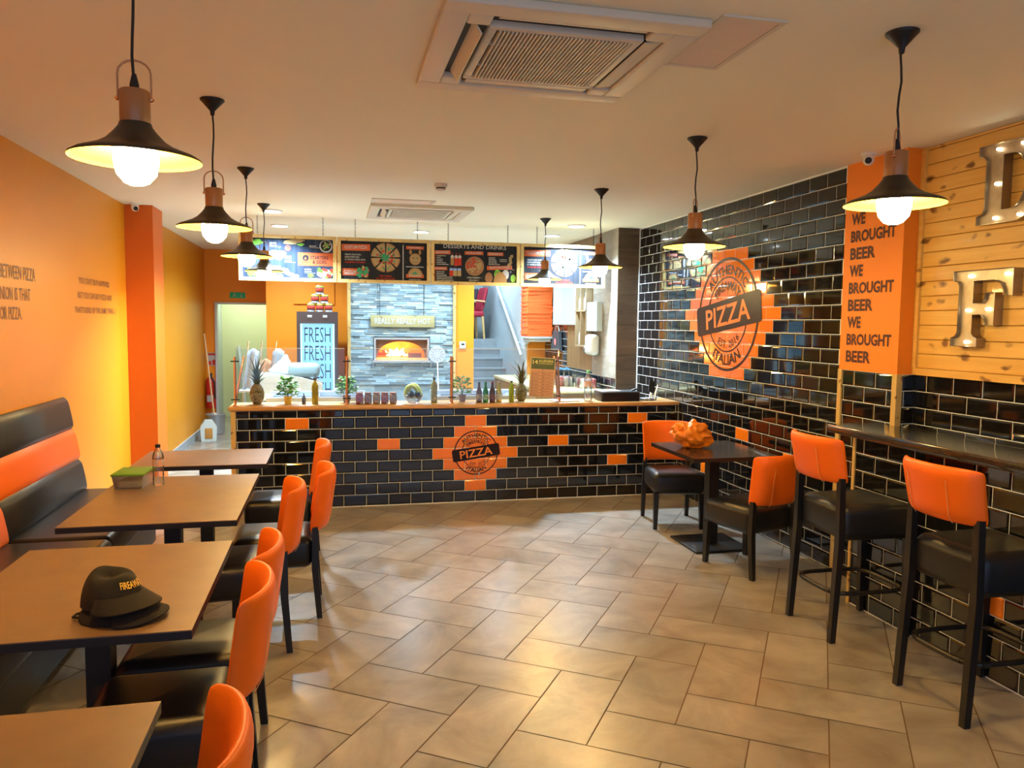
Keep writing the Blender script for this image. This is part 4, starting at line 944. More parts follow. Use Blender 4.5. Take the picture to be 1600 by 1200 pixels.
# caps
def cap(loc, rz, lab, text=True, sq=1.0, tall=1.0):
    root = empty('baseball_cap', loc, rz, lab, 'cap', 'black caps piled on the table'); fab = mat('black_cotton', (.006, .005, .004), .9, sheen=.0, bump=.12, bscale=120)
    def crown(b, t):
        """angle b (0 = front), height fraction t"""
        a = t * PI / 2; r = .095 * max(math.cos(a), .001) ** .62
        fold = .006 * math.sin(4 * b + 2.2 * t) * math.sin(PI * t)
        x = (r + fold) * math.cos(b) * 1.05; y = (r + fold) * math.sin(b) * .92; z = .118 * math.sin(a) ** .9 * tall
        back = .5 - .5 * math.cos(b)
        z *= 1 + .12 * back * t
        dent = math.exp(-((x - .012) / .035) ** 2 - ((y + .005) / .06) ** 2); z -= .036 * dent * t ** 2 * tall
        x -= .030 * t * tall * sq; y += .012 * math.sin(2.2 * t) * sq
        return Vector((x, y, z + .003))
    mb = MB(); n = 40; m = 14; vs = []; fs = []
    for j in range(m + 1):
        for i in range(n): vs.append(crown(2 * PI * i / n, j / m))
    for j in range(m):
        for i in range(n): a, b = j * n + i, j * n + (i + 1) % n; fs.append((a, b, b + n, a + n))
    fs.append(tuple(m * n + i for i in range(n))); mb.add(vs, fs, 0, True); crn = mb.build('crown', fab, root); soft(crn)
    mb = MB(); N = 16; K = 6; vs = []
    for side in (0, 1):
        for k in range(K + 1):
            for i in range(N + 1):
                b = -1.25 + 2.5 * i / N; r = .090 + (.078 * math.cos(b * .95)) * k / K; x = r * math.cos(b); y = r * math.sin(b) * .95
                vs.append((x, y, .030 - .026 * (k / K) - 1.1 * y * y * (.4 + .6 * k / K) + (.0035 if side else 0) + .012))
    fs = []; L = (N + 1) * (K + 1)
    for k in range(K):
        for i in range(N):
            a = k * (N + 1) + i; fs.append((a, a + N + 1, a + N + 2, a + 1)); fs.append((L + a, L + a + 1, L + a + N + 2, L + a + N + 1))
    for i in range(N): a = K * (N + 1) + i; fs.append((a, L + a, L + a + 1, a + 1))
    mb.add(vs, fs, 0, True); mb.build('brim', fab, root)
    mb = MB(); mb.tube([(-.092, -.03, .012), (-.115, -.02, .010), (-.118, .01, .008), (-.092, .03, .012)], .004, 6); mb.build('back_strap', fab, root)
    if text:
        mb = MB(); vs_, fs_, _ = text_geo('FIREAWAY', .01); out = []
        for x, y in vs_: p = crown(-.42 + .92 * x, .36 + .17 * y); out.append(p + Vector((math.cos(-.42 + .92 * x), math.sin(-.42 + .92 * x), .35)) * .0045)
        mb.add(out, fs_); mb.build('lettering', mat('gold_thread', (.95, .55, .05), .5), crn)
    return root
cap((-.69, 2.625, .751), math.radians(-8), 'flattened black cap at the bottom of the pile, under the lettered cap', False, 1, .30)
cp = cap((-.70, 2.655, .786), math.radians(-38), 'black cap with gold lettering on top of the pile', True, 1, .86)

# plastic bag
root = empty('plastic_bag', (2.72, 5.50, .751), 0, 'crumpled orange plastic bag on the small right table', 'bag')
mb = MB(); n, m = 90, 50; vs = []; fs = []
import mathutils
for j in range(m + 1):
    a = -PI / 2 + PI * j / m
    for i in range(n):
        b = 2 * PI * i / n; d = Vector((math.cos(a) * math.cos(b), math.cos(a) * math.sin(b), math.sin(a)))
        nz = mathutils.noise.noise(d * 2.1 + Vector((3, 1, 7))) * .30 + (.25 - abs(mathutils.noise.noise(Vector((d.x, d.y, d.z * .6)) * 2.4 + Vector((1, 2, 3))))) * .30 + (.2 - abs(mathutils.noise.noise(d * 5))) * .10 + (.2 - abs(mathutils.noise.noise(d * 11))) * .05
        r = 1 + nz; p = Vector((d.x * .150 * r - .035 * d.z, d.y * .115 * r, .100 + d.z * .105 * r)); p.z = max(p.z, 0.001); vs.append(p)
for j in range(m):
    for i in range(n): a, b = j * n + i, j * n + (i + 1) % n; fs.append((a, b, b + n, a + n))
mb.add(vs, fs, 0, True); o = mb.build('bag_body', mat('orange_film', (.95, .27, .015), .2, spec=.6, trans=.1, bump=.4, bscale=40), root)
mb = MB()
for k in range(2):
    vs = []; 
    for i in range(10):
        t = i / 9; c = Vector((-.04 - .09 * math.sin(t * 2.6) + .02 * k, -.05 + .06 * k, .15 + .04 * math.sin(t * PI) - .05 * t)); vs += [c + Vector((0, -.018, .006 * math.sin(t * 9))), c + Vector((0, .018, -.006))]
    mb.add(vs, [(2 * i, 2 * i + 1, 2 * i + 3, 2 * i + 2) for i in range(9)], 0, True)
mb.build('handle', MATS['orange_film'], root)

# counter goods -------------------------------------------------
def pineapple(loc, s, lab, lean=0):
    root = empty('pineapple', loc, lean, lab, 'pineapple', 'pineapples on the counter'); mb = MB(); n = 22; m = 14; vs = []; fs = []
    skin = mat('pineapple_skin', (.10, .075, .018), .55, noise=(45, (.26, .19, .05), 2, (1, 1, 1)), bump=.4, bscale=70)
    for j in range(m + 1):
        t = j / m; z = .175 * t; r = .058 * (max(0, math.sin(PI * (t * .86 + .09))) ** .55)
        for i in range(n):
            b = 2 * PI * (i + (j % 2) * .5) / n; k = 1 + .06 * ((i + j) % 2); vs.append((r * k * math.cos(b), r * k * math.sin(b), z))
    for j in range(m):
        for i in range(n):
            a, b = j * n + i, j * n + (i + 1) % n; fs.append((a, b, b + n, a + n))
    fs.append(tuple(range(n))[::-1]); fs.append(tuple(m * n + i for i in range(n))); mb.add(vs, fs, 0, False); mb.build('fruit', skin, root)
    mb = MB()
    for k in range(46):
        t = k / 46; az_ = k * 2.4; L_ = (.10 + .13 * t) * R.uniform(.8, 1.1); out = (1.15 - .85 * t) * R.uniform(.75, 1.2); z0 = .165 + .06 * t; pts = []
        d = Vector((math.cos(az_), math.sin(az_), 0)); w_ = d.cross(Vector((0, 0, 1)))
        for q in range(5):
            u = q / 4; c = d * (.016 * (1 - t) + L_ * out * u * (.5 + .5 * u)) + Vector((0, 0, z0 + L_ * u * (1 - .42 * out * u))); ww = .010 * (1 - u) ** .8 + .0005; pts += [c - w_ * ww, c + w_ * ww + d * .002]
        mb.add(pts, [(2 * q, 2 * q + 1, 2 * q + 3, 2 * q + 2) for q in range(4)], 0, True)
    mb.build('crown_leaves', mat('pineapple_leaf', (.045, .085, .025), .45), root); root.scale = (s, s, s)
pineapple((-.68, 7.36, WT + .001), 1.07, 'pineapple at the left end of the counter')
pineapple((1.80, 7.36, WT + .001), 1.0, 'pineapple half behind the allergen card', .8)
def herb(loc, potc, lab, s=1, thin=False):
    root = empty('potted_herb', loc, 0, lab, 'potted plant', 'herb pots on the counter')
    mb = MB(); mb.lathe([(.001, 0), (.028, 0), (.037, .06), (.040, .062), (.040, .068), (.034, .068), (.032, .058), (.001, .056)], n=22); mb.build('pot', potc, root)
    mb = MB(); st = MB()
    for k in range(9 if thin else 7):
        a = k * 2.4; e = Vector((.05 * math.cos(a) * R.uniform(.3, 1), .05 * math.sin(a) * R.uniform(.3, 1), .15 + .08 * R.random())); st.tube([(0, 0, .055), e * .5 + Vector((0, 0, .03)), e], .0018, 5)
    st.build('stem', m_leafd, root)
    for k in range(210 if thin else 170):
        a = R.uniform(0, 2 * PI); z = R.uniform(.08, .24); rr = .086 * math.sqrt(max(.02, 1 - ((z - .145) / .11) ** 2)) * R.uniform(.2, 1); c = Vector((rr * math.cos(a), rr * math.sin(a), z))
        d = Vector((math.cos(a) + R.uniform(-.6, .6), math.sin(a) + R.uniform(-.6, .6), R.uniform(-.3, .8))).normalized(); w_ = d.cross(Vector((R.uniform(-.4, .4), R.uniform(-.4, .4), 1))).normalized(); nn = w_.cross(d)
        L_, wd = (.045, .007) if thin else (.046 * R.uniform(.7, 1.2), .018)
        pts = [c, c + d * L_ * .35 + w_ * wd + nn * .003, c + d * L_ * .75 + w_ * wd * .8, c + d * L_ - nn * .006, c + d * L_ * .75 - w_ * wd * .8, c + d * L_ * .35 - w_ * wd + nn * .003]
        mb.add(pts, [(0, 1, 2), (0, 2, 3), (0, 3, 4), (0, 4, 5)], 0, True)
    mb.build('foliage', m_leaf, root)
terra = mat('brown_pot', (.20, .11, .07), .6); yel = mat('yellow_pot', (.85, .48, .02), .4)
herb((-.41, 7.36, WT + .001), yel, 'leafy basil in a yellow pot on the counter')
herb((.12, 7.39, WT + .001), terra, 'bushy herb in a brown pot behind the copper post')
herb((1.215, 7.37, WT + .001), terra, 'spiky-leaved herb in a brown pot on the counter', thin=True)
def bottle(loc, glass, lab, s=1.0, kind='beer', capm=m_bmetal, labm=None, group='small bottles on the counter', pour=False):
    root = empty('glass_bottle', loc, 0, lab, 'bottle', group)
    if kind == 'beer': prof = [(.001, 0), (.028, 0), (.030, .004), (.030, .105), (.027, .125), (.015, .155), (.0125, .17), (.0125, .205)]
    else: prof = [(.001, 0), (.025, 0), (.0275, .004), (.0275, .15), (.024, .168), (.012, .19), (.0105, .2), (.0105, .215)]
    top = prof[-1][1]
    mb = MB(); mb.lathe([(a * s, b * s) for a, b in prof], n=20); mb.build('body', glass, root)
    mb = MB(); mb.lathe([(a * s, b * s) for a, b in ((.0135, top - .006), (.0135, top + .008), (.001, top + .009))], n=14); mb.build('stopper', capm, root)
    if pour: mb = MB(); mb.tube([(0, 0, (top + .008) * s), (0, 0, (top + .03) * s), (.008 * s, 0, (top + .045) * s)], .003 * s, 6); mb.build('spout', m_bmetal, root)
    if labm: mb = MB(); mb.lathe([(.0306 * s, .03 * s), (.0306 * s, .088 * s)], n=20, cap=False); mb.build('label', labm, root)
oil = mat('golden_oil_glass', (.42, .30, .02), .08, trans=.35, spec=.6, noise=(35, (.25, .22, .02), 3, (1, 1, 1))); brown = mat('brown_glass', (.14, .05, .01), .08, trans=.3); green = mat('green_glass', (.04, .30, .05), .08, trans=.4); gold = mat('gold_glass', (.62, .45, .08), .08, trans=.5)
lb1 = mat('label_gold', (.6, .45, .15), .5, noise=(50, (.12, .05, .02), 2, (1, 1, 1))); lb2 = mat('label_green', (.08, .32, .08), .5, noise=(50, (.6, .7, .4), 2, (1, 1, 1))); lb3 = mat('label_dark', (.25, .07, .04), .5); lb4 = mat('label_cream', (.75, .68, .45), .5)
bottle((-.165, 7.28, WT + .001), oil, 'golden oil bottle with pourer right of the basil', 1.08, 'oil', pour=True)
bottle((.93, 7.28, WT + .001), oil, 'golden oil bottle with pourer left of the spiky herb', 1.08, 'oil', pour=True)
mb = MB(); mb.lathe([(.001, 0), (.016, 0), (.018, .004), (.018, .05), (.012, .075), (.005, .085), (.004, .105), (.001, .106)], n=16)
tag(mb.build('sauce_bottle', mat('grey_squeeze', (.10, .10, .13), .35), None, (-.265, 7.28, WT + .001)), 'tiny dark squeeze bottle beside the left oil bottle', 'bottle')
bottle((1.36, 7.26, WT + .001), brown, 'brown beer bottle with gold label, leftmost of the four beers', .92, labm=lb1)
bottle((1.425, 7.27, WT + .001), green, 'green beer bottle among the four beers', .92, labm=lb2, capm=green)
bottle((1.49, 7.26, WT + .001), brown, 'brown beer bottle with reddish label, third of the four beers', .95, labm=lb3, capm=m_tom)
bottle((1.555, 7.27, WT + .001), gold, 'pale golden beer bottle, rightmost of the four beers', .95, labm=lb4, capm=m_wht)
bottle((1.68, 7.27, WT + .001), mat('yellow_oil', (.45, .48, .02), .08, trans=.3), 'yellow-green oil bottle left of the right pineapple', .92, 'oil')
for k in range(5):
    x = .235 + .077 * k; root = empty('sauce_jar', (x, 7.27, WT + .001), 0, ['red sauce jar, leftmost of the row of five', 'brown sauce jar, second from the left in the row', 'ochre sauce jar in the middle of the row', 'red-brown sauce jar, fourth in the row', 'tan sauce jar, rightmost of the row of five'][k], 'jar', 'sauce jars in a row on the counter')
    c = [(.40, .04, .02), (.32, .13, .05), (.42, .22, .04), (.40, .09, .03), (.38, .20, .08)][k]
    mb = MB(); mb.rbox((0, 0, .046), (.034, .034, .046), .012, n=3); mb.build('jar_body', mat('jar_%d' % k, c, .12, spec=.6, noise=(40, tuple(v * .5 for v in c), 3, (1, 1, 1))), root)
    mb = MB(); mb.lathe([(.030, .092), (.031, .095), (.031, .106), (.001, .107)], n=20); mb.build('lid', mat('jar_lid', (.30, .10, .05), .4), root)
    mb = MB(); mb.lathe([(.001, 0), (.009, .0), (.009, .002), (.001, .0021)], n=12, M4=Matrix.Rotation(PI / 2, 4, 'X'), o=(.015, -.0345, .012)); mb.build('tag', m_wht, root)
# fruit bowl
mb = MB(); mb.lathe([(.001, 0), (.045, 0), (.05, .006), (.075, .035), (.092, .075), (.094, .078), (.090, .076), (.072, .037), (.048, .010), (.001, .008)], n=28, cap=False); FB = (.735, 7.28, WT + .001)
tag(mb.build('glass_bowl', m_bottle, None, FB), 'clear glass fruit bowl on the counter before the oven', 'bowl')
ban = mat('banana_skin', (.62, .60, .10), .45, noise=(14, (.35, .50, .06), 3, (1, 1, 1)))
for k in range(4):
    a = -.9 + .6 * k; mb = MB(); pts = []; rad = []
    for i in range(11):
        t = i / 10; th = -1.25 + 2.5 * t; pts.append(((.062 * math.sin(th)) * 1.15, 0, .140 * math.cos(th) - .03)); rad.append(.004 + .015 * math.sin(PI * min(1, max(0, t * .94 + .03))) ** .5)
    mb.tube(pts, .016, 10, rad=rad); o = mb.build('banana', ban, None, (FB[0] + .012 * k - .018, FB[1] + .0 - .022 + .014 * k, FB[2] + .062)); o.rotation_euler = (.25 - .18 * k, 0, .25 * (k - 1.5))
    tag(o, ['front greenish banana arched over the bowl', 'second banana of the bunch in the bowl', 'third banana of the bunch in the bowl', 'rearmost banana of the bunch in the bowl'][k], 'banana', 'bananas in the glass bowl')
for k, (dx, lab) in enumerate(((-.028, 'left dark avocado in the glass bowl'), (.034, 'right dark avocado in the glass bowl'))):
    mb = MB(); mb.ball((0, 0, 0), .031, n=12, sc=(1, .9, 1.1)); tag(mb.build('avocado', mat('avocado_skin', (.03, .045, .03), .5, bump=.3, bscale=90), None, (FB[0] + dx, FB[1] - .048, FB[2] + .085)), lab, 'avocado', 'avocados in the glass bowl')
# allergen card
root = empty('allergen_card', (1.955, 7.188, 1.0), 0, 'brown and green 14 allergens card hung on the sneeze glass', 'sign'); root.rotation_euler = (0, math.radians(3), 0)
kraft = mat('kraft_board', (.52, .30, .19), .6); G = Frame((-.115, -.003, 0), X_, Z_, (0, -1, 0))
mb = MB(); mb.box((-.123, -.002, -.008), (.123, .004, .375)); mb.build('frame', mat('card_edge', (.55, .45, .25), .5), root)
mb = MB(); rect(mb, G, 0, 0, .23, .265, .0004); mb.build('card', kraft, root)
mb = MB(); rect(mb, G, 0, .265, .23, .368, .0005); mb.build('header', mat('card_green', (.07, .10, .05), .5), root)
mb = MB(); put_text(mb, G, '14', .012, .312, .05, .042, .0012, 0, .02); put_text(mb, G, 'ALLERGENS', .07, .330, .145, .026, .0012, 0, .02); scrib(mb, G, .07, .314, .14, .007, .0012); mb.build('header_text', mat('gold_print', (.70, .62, .20), .5), root)
mb = MB()
for k in range(8): rect(mb, G, .004, .033 * k + .001, .226, .033 * k + .0035, .001)
rect(mb, G, .114, 0, .117, .265, .001)
for k in range(7):
    for q in range(2): scrib(mb, G, .03 + .115 * q, .033 * k + .015, .05, .005, .001); disc(mb, G, .016 + .115 * q, .033 * k + .018, .006, .001, n=8)
mb.build('grid_text', mat('card_ink', (.12, .05, .04), .6), root)
# big bottle, till drawer, phone, tray
water_bottle((2.47, 7.30, WT + .001), 1.28, 'large clear water bottle with a green cap beside the black box', mat('cap_green', (.1, .5, .2), .4))
root = empty('cash_drawer', (2.785, 7.33, WT + .001), math.radians(-2), 'black steel cash drawer box on the counter', 'cash drawer')
mb = MB(); mb.rbox((0, 0, .048), (.20, .13, .046), .005, n=2); mb.build('case', m_bmetal, root)
mb = MB(); mb.box((-.185, -.134, .012), (.185, -.130, .082)); mb.build('drawer_front', mat('drawer_black', (.006, .006, .007), .3), root)
mb = MB(); mb.box((-.195, -.08, .0945), (.02, .12, .099)); mb.build('paper_pad', m_wht, root)
mb = MB(); mb.tube([(.14, -.04, .096), (.18, -.05, .116), (.21, -.03, .11), (.215, -.02, .06)], .010, 8); mb.build('cable', m_bmetal, root)
root = empty('phone_stand', (3.12, 7.31, WT + .001), math.radians(18), 'black card terminal leaning on a silver wire stand near the right wall', 'phone stand')
mb = MB(); mb.box((-.035, -.05, .07), (.035, -.042, .21), rot=Matrix.Rotation(math.radians(-26), 3, 'X') @ Matrix.Rotation(math.radians(25), 3, 'Y')); mb.build('handset', m_bmetal, root)
mb = MB(); mb.tube([(-.06, -.08, .005), (.05, .0, .17), (.085, .05, .005)], .006, 8); mb.tube([(.0, -.09, .005), (.085, -.04, .15), (.10, .05, .005)], .004, 6); mb.build('wire_frame', m_steel, root)
mb = MB(); mb.rbox((-.03, -.03, .014), (.08, .045, .012), .006, n=2); mb.build('cradle', mat('grey_plastic', (.25, .27, .33), .4), root)
mb = MB(); mb.box((-.13, -.09, 0), (.13, .09, .012)); tag(mb.build('grey_tray', mat('pale_grey_plastic', (.55, .58, .68), .4), None, (2.22, 7.29, WT + .001)), 'flat pale grey tray on the counter left of the big water bottle', 'tray').rotation_euler = (0, 0, .1)

# ------------------------------------------------------------------ kitchen
def pans(x0, x1, lab, n):
    root = empty('prep_station', ((x0 + x1) / 2, 7.87, 0), 0, lab, 'prep counter', 'steel topping stations behind the counter'); hw = (x1 - x0) / 2
    mb = MB(); mb.box((-hw, -.30, .1), (hw, .35, .90)); mb.build('cabinet', m_steelp, root)
    mb = MB(); mb.box((-hw, -.305, .90), (hw, -.27, .975)); mb.box((-hw, .24, .90), (hw, .35, .985)); mb.box((-hw, -.27, .90), (-hw + .03, .24, .975)); mb.box((hw - .03, -.27, .90), (hw, .24, .975)); mb.build('steel_top', m_steelp, root)
    w = (2 * hw - .06) / n
    for i in range(n):
        xa = -hw + .03 + w * i; mb = MB()
        for r0, r1 in ((-.26, -.02), (0, .235)):
            mb.box((xa + .008, r0, .97), (xa + w - .008, r0 + .012, .980)); mb.box((xa + .008, r1 - .012, .97), (xa + w - .008, r1, .980)); mb.box((xa + .008, r0, .97), (xa + .02, r1, .980)); mb.box((xa + w - .02, r0, .97), (xa + w - .008, r1, .980)); mb.box((xa + .02, r0 + .01, .93), (xa + w - .02, r1 - .01, .935), 1)
        mb.build('food_pan', [m_steel, mat('pan_inside', (.30, .38, .48), .4)], root)
pans(-.62, .32, 'steel topping station with sunk pans at the left of the counter', 4)
pans(1.0, 2.0, 'steel topping station with sunk pans right of the fruit bowl', 4)
# white speckled machine
root = empty('dough_machine', (-.46, 8.75, 0), 0, 'speckled grey machine with a rounded steel-blue hood behind the counter', 'machine')
spk = mat('speckled_casing', (.36, .34, .27), .6, noise=(160, (.20, .19, .16), 3, (1, 1, 1))); hood = mat('hood_blue', (.13, .20, .22), .4)
mb = MB(); pr = [(-.33, .92), (.34, .92), (.34, 1.02), (.30, 1.045), (.12, 1.10), (-.10, 1.13), (-.33, 1.13)]
mb.add([(a, -.2, b) for a, b in pr] + [(a, .2, b) for a, b in pr], [tuple(range(7)), tuple(range(7, 14))[::-1]] + [(i, 7 + i, 7 + (i + 1) % 7, (i + 1) % 7) for i in range(7)]); mb.build('casing', spk, root)
mb = MB(); mb.rbox((.15, 0, 1.17), (.165, .16, .075), .05, n=4); mb.build('hood', hood, root)
mb = MB(); mb.rbox((-.10, .02, 1.155), (.12, .14, .03), .015, n=3); mb.tube([(-.2, -.16, 1.14), (-.12, -.17, 1.18), (-.04, -.16, 1.14)], .005, 6); mb.build('feed_tray', m_steelp, root)
mb = MB(); mb.box((-.35, -.25, .86), (.37, .25, .92)); mb.build('stand_top', mat('pale_wood', (.62, .52, .34), .5), root)
for a, b in ((-.3, -.2), (.3, -.2), (-.3, .2), (.3, .2)): mb = MB(); mb.box((a - .02, b - .02, 0), (a + .02, b + .02, .86)); mb.build('leg', m_steel, root)
mb = MB(); pts = []
for j in range(9):
    for i in range(14):
        b = 2 * PI * i / 14; a = j / 8; r = (.10 * (1 - a) + .012) * (1 + .35 * mathutils.noise.noise(Vector((i, j, 2.2)) * .9)); pts.append((-.08 + r * math.cos(b) + .04 * a, r * math.sin(b), 1.186 + .15 * a))
mb.add(pts, [(j * 14 + i, j * 14 + (i + 1) % 14, (j + 1) * 14 + (i + 1) % 14, (j + 1) * 14 + i) for j in range(8) for i in range(14)], 0, True)
tag(mb.build('polythene_heap', mat('polythene', (.45, .47, .54), .25, trans=.2), None, (-.46, 8.75, 0)), 'crumpled white polythene on top of the speckled machine', 'plastic wrap')
# rack with cloths
root = empty('utility_rack', (-.86, 9.4, 0), 0, 'slanted white rack with metal rods left of the machine', 'rack')
for x, l in ((-.16, .06), (.0, .05), (.15, .06)): mb = MB(); mb.tube([(x, 0, .0), (x + .0, .0, .9), (x + l, .08, 1.46)], .009, 8); mb.build('rod', m_steel, root)
for q in (.88, .4): mb = MB(); mb.box((-.2, -.15, q), (.2, .15, q + .02)); mb.build('shelf', m_white, root)
mb = MB()
for k in range(3):
    vs = [];
    for j in range(8):
        for i in range(8): u, v = i / 7, j / 7; vs.append((-.17 + .14 * k + .13 * u + .06 * v, -.02 + .03 * math.sin(u * 7 + k) + .05 * v, .93 + .46 * v - .10 * abs(u - .5) - .12 * (k % 2) * v))
    mb.add(vs, [(j * 8 + i, j * 8 + i + 1, (j + 1) * 8 + i + 1, (j + 1) * 8 + i) for j in range(7) for i in range(7)], k % 2, True)
o = mb.build('draped_sheet', [mat('blue_white_cloth', (.36, .44, .54), .6), mat('peach_sheet', (.60, .34, .18), .5)], root); sm = o.modifiers.new('t', 'SOLIDIFY'); sm.thickness = .003
# fridge
root = empty('display_fridge', (-.205, 11.0, 0), 0, 'tall dark glass-door display fridge lettered FRESH, with tins on top', 'fridge')
blk = mat('fridge_black', (.05, .035, .04), .35)
mb = MB(); mb.box((-.27, -.25, .05), (-.245, .28, 1.83)); mb.box((.245, -.25, .05), (.27, .28, 1.83)); mb.box((-.245, -.25, 1.70), (.245, .28, 1.83)); mb.box((-.245, .25, .05), (.245, .28, 1.70)); mb.box((-.245, -.25, .05), (.245, .25, .12)); mb.build('cabinet', blk, root)
for a, b in ((-.22, -.2), (.22, -.2), (-.22, .24), (.22, .24)): mb = MB(); mb.lathe([(.02, 0), (.02, .05)], (a, b, 0), n=12); mb.build('foot', blk, root)
mb = MB(); mb.box((-.262, -.285, .13), (-.225, -.255, 1.71)); mb.box((.225, -.285, .13), (.262, -.255, 1.71)); mb.box((-.225, -.285, 1.675), (.225, -.255, 1.71)); mb.box((-.225, -.285, .13), (.225, -.255, .165)); dfr = mb.build('door_frame', blk, root)
mb = MB(); mb.box((-.225, -.272, .165), (.225, -.268, 1.675)); mb.build('door_glass', mat('fridge_door_glow', (.22, .50, .72), .12, spec=.6, emit=(.25, .6, .9), es=.12), dfr)  # bluish light on the door put into its colour, plus a faint glow
mb = MB(); G = Frame((-.17, -.2735, 0), X_, Z_, (0, -1, 0))
for k in range(6): put_text(mb, G, 'FRESH', 0, 1.42 - .245 * k, .34, .20, .001, 0, -.01)
mb.build('door_lettering', mat('navy_vinyl', (.015, .03, .08), .4), dfr)
for q in (-.215, .205): mb = MB(); mb.box((q, -.275, .18), (q + .01, -.262, 1.66)); mb.build('light_strip', mat('fridge_strip', (.9, 1, 1), .3, emit=(.8, .95, 1), es=1.2), dfr)
for q in (-.10, .10): mb = MB(); mb.rbox((q, -.253, 1.765), (.03, .006, .018), .005, n=2); mb.build('thermometer', m_wht, root)
TN = [(-.085, 0, 'left'), (.03, 0, 'middle'), (.145, 0, 'right'), (-.03, 1, 'left'), (.09, 1, 'right'), (.03, 2, 'top')]
for k, (dx, lv, w) in enumerate(TN):
    root = empty('tomato_tin', (-.205 + dx, 10.92, 1.831 + .119 * lv), 0, {0: '%s tin in the bottom row of the pyramid on the fridge' % w, 1: '%s tin in the second row of the pyramid on the fridge' % w, 2: 'single tin topping the pyramid on the fridge'}[lv], 'tin', 'tomato tins stacked on the fridge')
    mb = MB(); mb.lathe([(.001, 0), (.052, 0), (.054, .003), (.0525, .006), (.0525, .112), (.054, .115), (.052, .118), (.001, .116)], n=24); mb.build('can', m_steel, root)
    mb = MB(); mb.lathe([(.0530, .008), (.0530, .022)], n=24, cap=False, mi=1); mb.lathe([(.0530, .022), (.0530, .092)], n=24, cap=False, mi=0); mb.lathe([(.0530, .092), (.0530, .110)], n=24, cap=False, mi=2)
    mb.build('paper_label', [mat('tin_dark', (.03, .03, .03), .4), m_wht, mat('tin_yellow', (.7, .75, .1), .4)], root)
    mb = MB()
    for q in range(6): a = -PI / 2 - .75 + .3 * q; c = (.0540 * math.cos(a), .0540 * math.sin(a), .058); mb.ball(c, .012, n=8, sc=(1, .5, 2.2))
    mb.build('tomato_picture', m_tom, root)
# exit sign, extinguisher, bucket etc
root = empty('exit_sign', (-1.44, 12.695, 2.09), 0, 'small green running-man exit sign above the corridor doorway', 'exit sign')
mb = MB(); mb.rbox((0, 0, 0), (.115, .006, .045), .005, n=2); mb.build('panel', mat('exit_green', (.0, .45, .22), .4), root)
mb = MB(); G = Frame((0, -.0065, 0), X_, Z_, (0, -1, 0)); disc(mb, G, -.045, .025, .008, .0005, n=10); rect(mb, G, -.062, -.012, -.035, .014, .0005, 0, .5); rect(mb, G, -.085, -.02, -.05, -.012, .0005, 0, .3); rect(mb, G, -.045, -.034, -.02, -.026, .0006, 0, -.5); rect(mb, G, -.04, .004, -.012, .012, .0006, 0, .2)
rect(mb, G, .05, -.015, .058, .032, .0005); mb.add([G.P(.036, -.01, .0006), G.P(.054, -.033, .0006), G.P(.072, -.01, .0006)], [(0, 1, 2)]); mb.build('pictogram', m_wht, root)
root = empty('fire_extinguisher', (-1.83, 12.52, .36), 0, 'red fire extinguisher hung on the left wall behind the broom', 'fire extinguisher')
mb = MB(); mb.lathe([(.001, 0), (.07, 0), (.075, .02), (.075, .40), (.05, .46), (.02, .48), (.02, .50)], n=20); mb.build('cylinder', mat('extinguisher_red', (.45, .02, .015), .3), root)
mb = MB(); mb.box((-.02, -.05, .50), (.02, .05, .53)); mb.tube([(.0, -.04, .51), (.07, -.09, .40), (.07, -.085, .15)], .011, 8); mb.build('valve_and_hose', m_bmetal, root)
mb = MB(); rect(mb, Frame((0, -.078, 0), X_, Z_, (0, -1, 0)), -.045, .1, .045, .2, 0); mb.build('label', m_wht, root)
root = empty('safety_notice', (-1.83, 12.692, 1.0), 0, 'red and white fire notice above the extinguisher', 'sign')
mb = MB(); mb.box((-.07, -.002, 0), (.07, .002, .2)); mb.build('plate', m_wht, root)
mb = MB(); G = Frame((0, -.0025, 0), X_, Z_, (0, -1, 0)); rect(mb, G, -.06, .01, -.01, .07, .0005); rect(mb, G, .005, .01, .06, .09, .0005); rect(mb, G, -.06, .16, .06, .19, .0005); mb.build('print', mat('extinguisher_red', (.45, .02, .015), .3), root)
root = empty('metal_bucket', (-1.73, 12.25, 0), 0, 'grey metal bucket on the corridor floor, holding a long handle', 'bucket')
mb = MB(); mb.lathe([(.001, .004), (.12, .004), (.14, .29), (.146, .295), (.14, .30), (.135, .29), (.116, .012), (.001, .012)], n=28); mb.build('pail', mat('galvanised', (.45, .52, .58), .35, metal=.6), root)
mb = MB(); mb.tube([(.14 * math.cos(t), 0, .28 - .10 * math.sin(t)) for t in [PI * i / 10 for i in range(11)]], .004, 6); mb.build('bail_handle', m_steel, root)
mb = MB(); mb.tube([(-1.72, 12.22, .015), (-1.885, 12.35, 1.50)], .011, 8); tag(mb.build('broom_handle', mat('broom_wood', (.75, .55, .30), .5)), 'pale wooden stick standing in the metal bucket', 'broom')
root = empty('lantern_box', (-1.73, 11.55, 0), math.radians(10), 'small pale house-shaped box with an orange window on the corridor floor', 'box')
mb = MB(); pr = [(-.1, 0), (.1, 0), (.11, .2), (.05, .29), (-.05, .29), (-.11, .2)]
mb.add([(a, -.09, b) for a, b in pr] + [(a, .09, b) for a, b in pr], [tuple(range(6)), tuple(range(6, 12))[::-1]] + [(i, 6 + i, 6 + (i + 1) % 6, (i + 1) % 6) for i in range(6)]); mb.build('casing', mat('pale_blue_plastic', (.55, .66, .68), .4), root)
mb = MB(); mb.rbox((0, -.092, .11), (.05, .006, .075), .02, n=3); mb.build('window', mat('amber_window', (.45, .22, .05), .4), root)
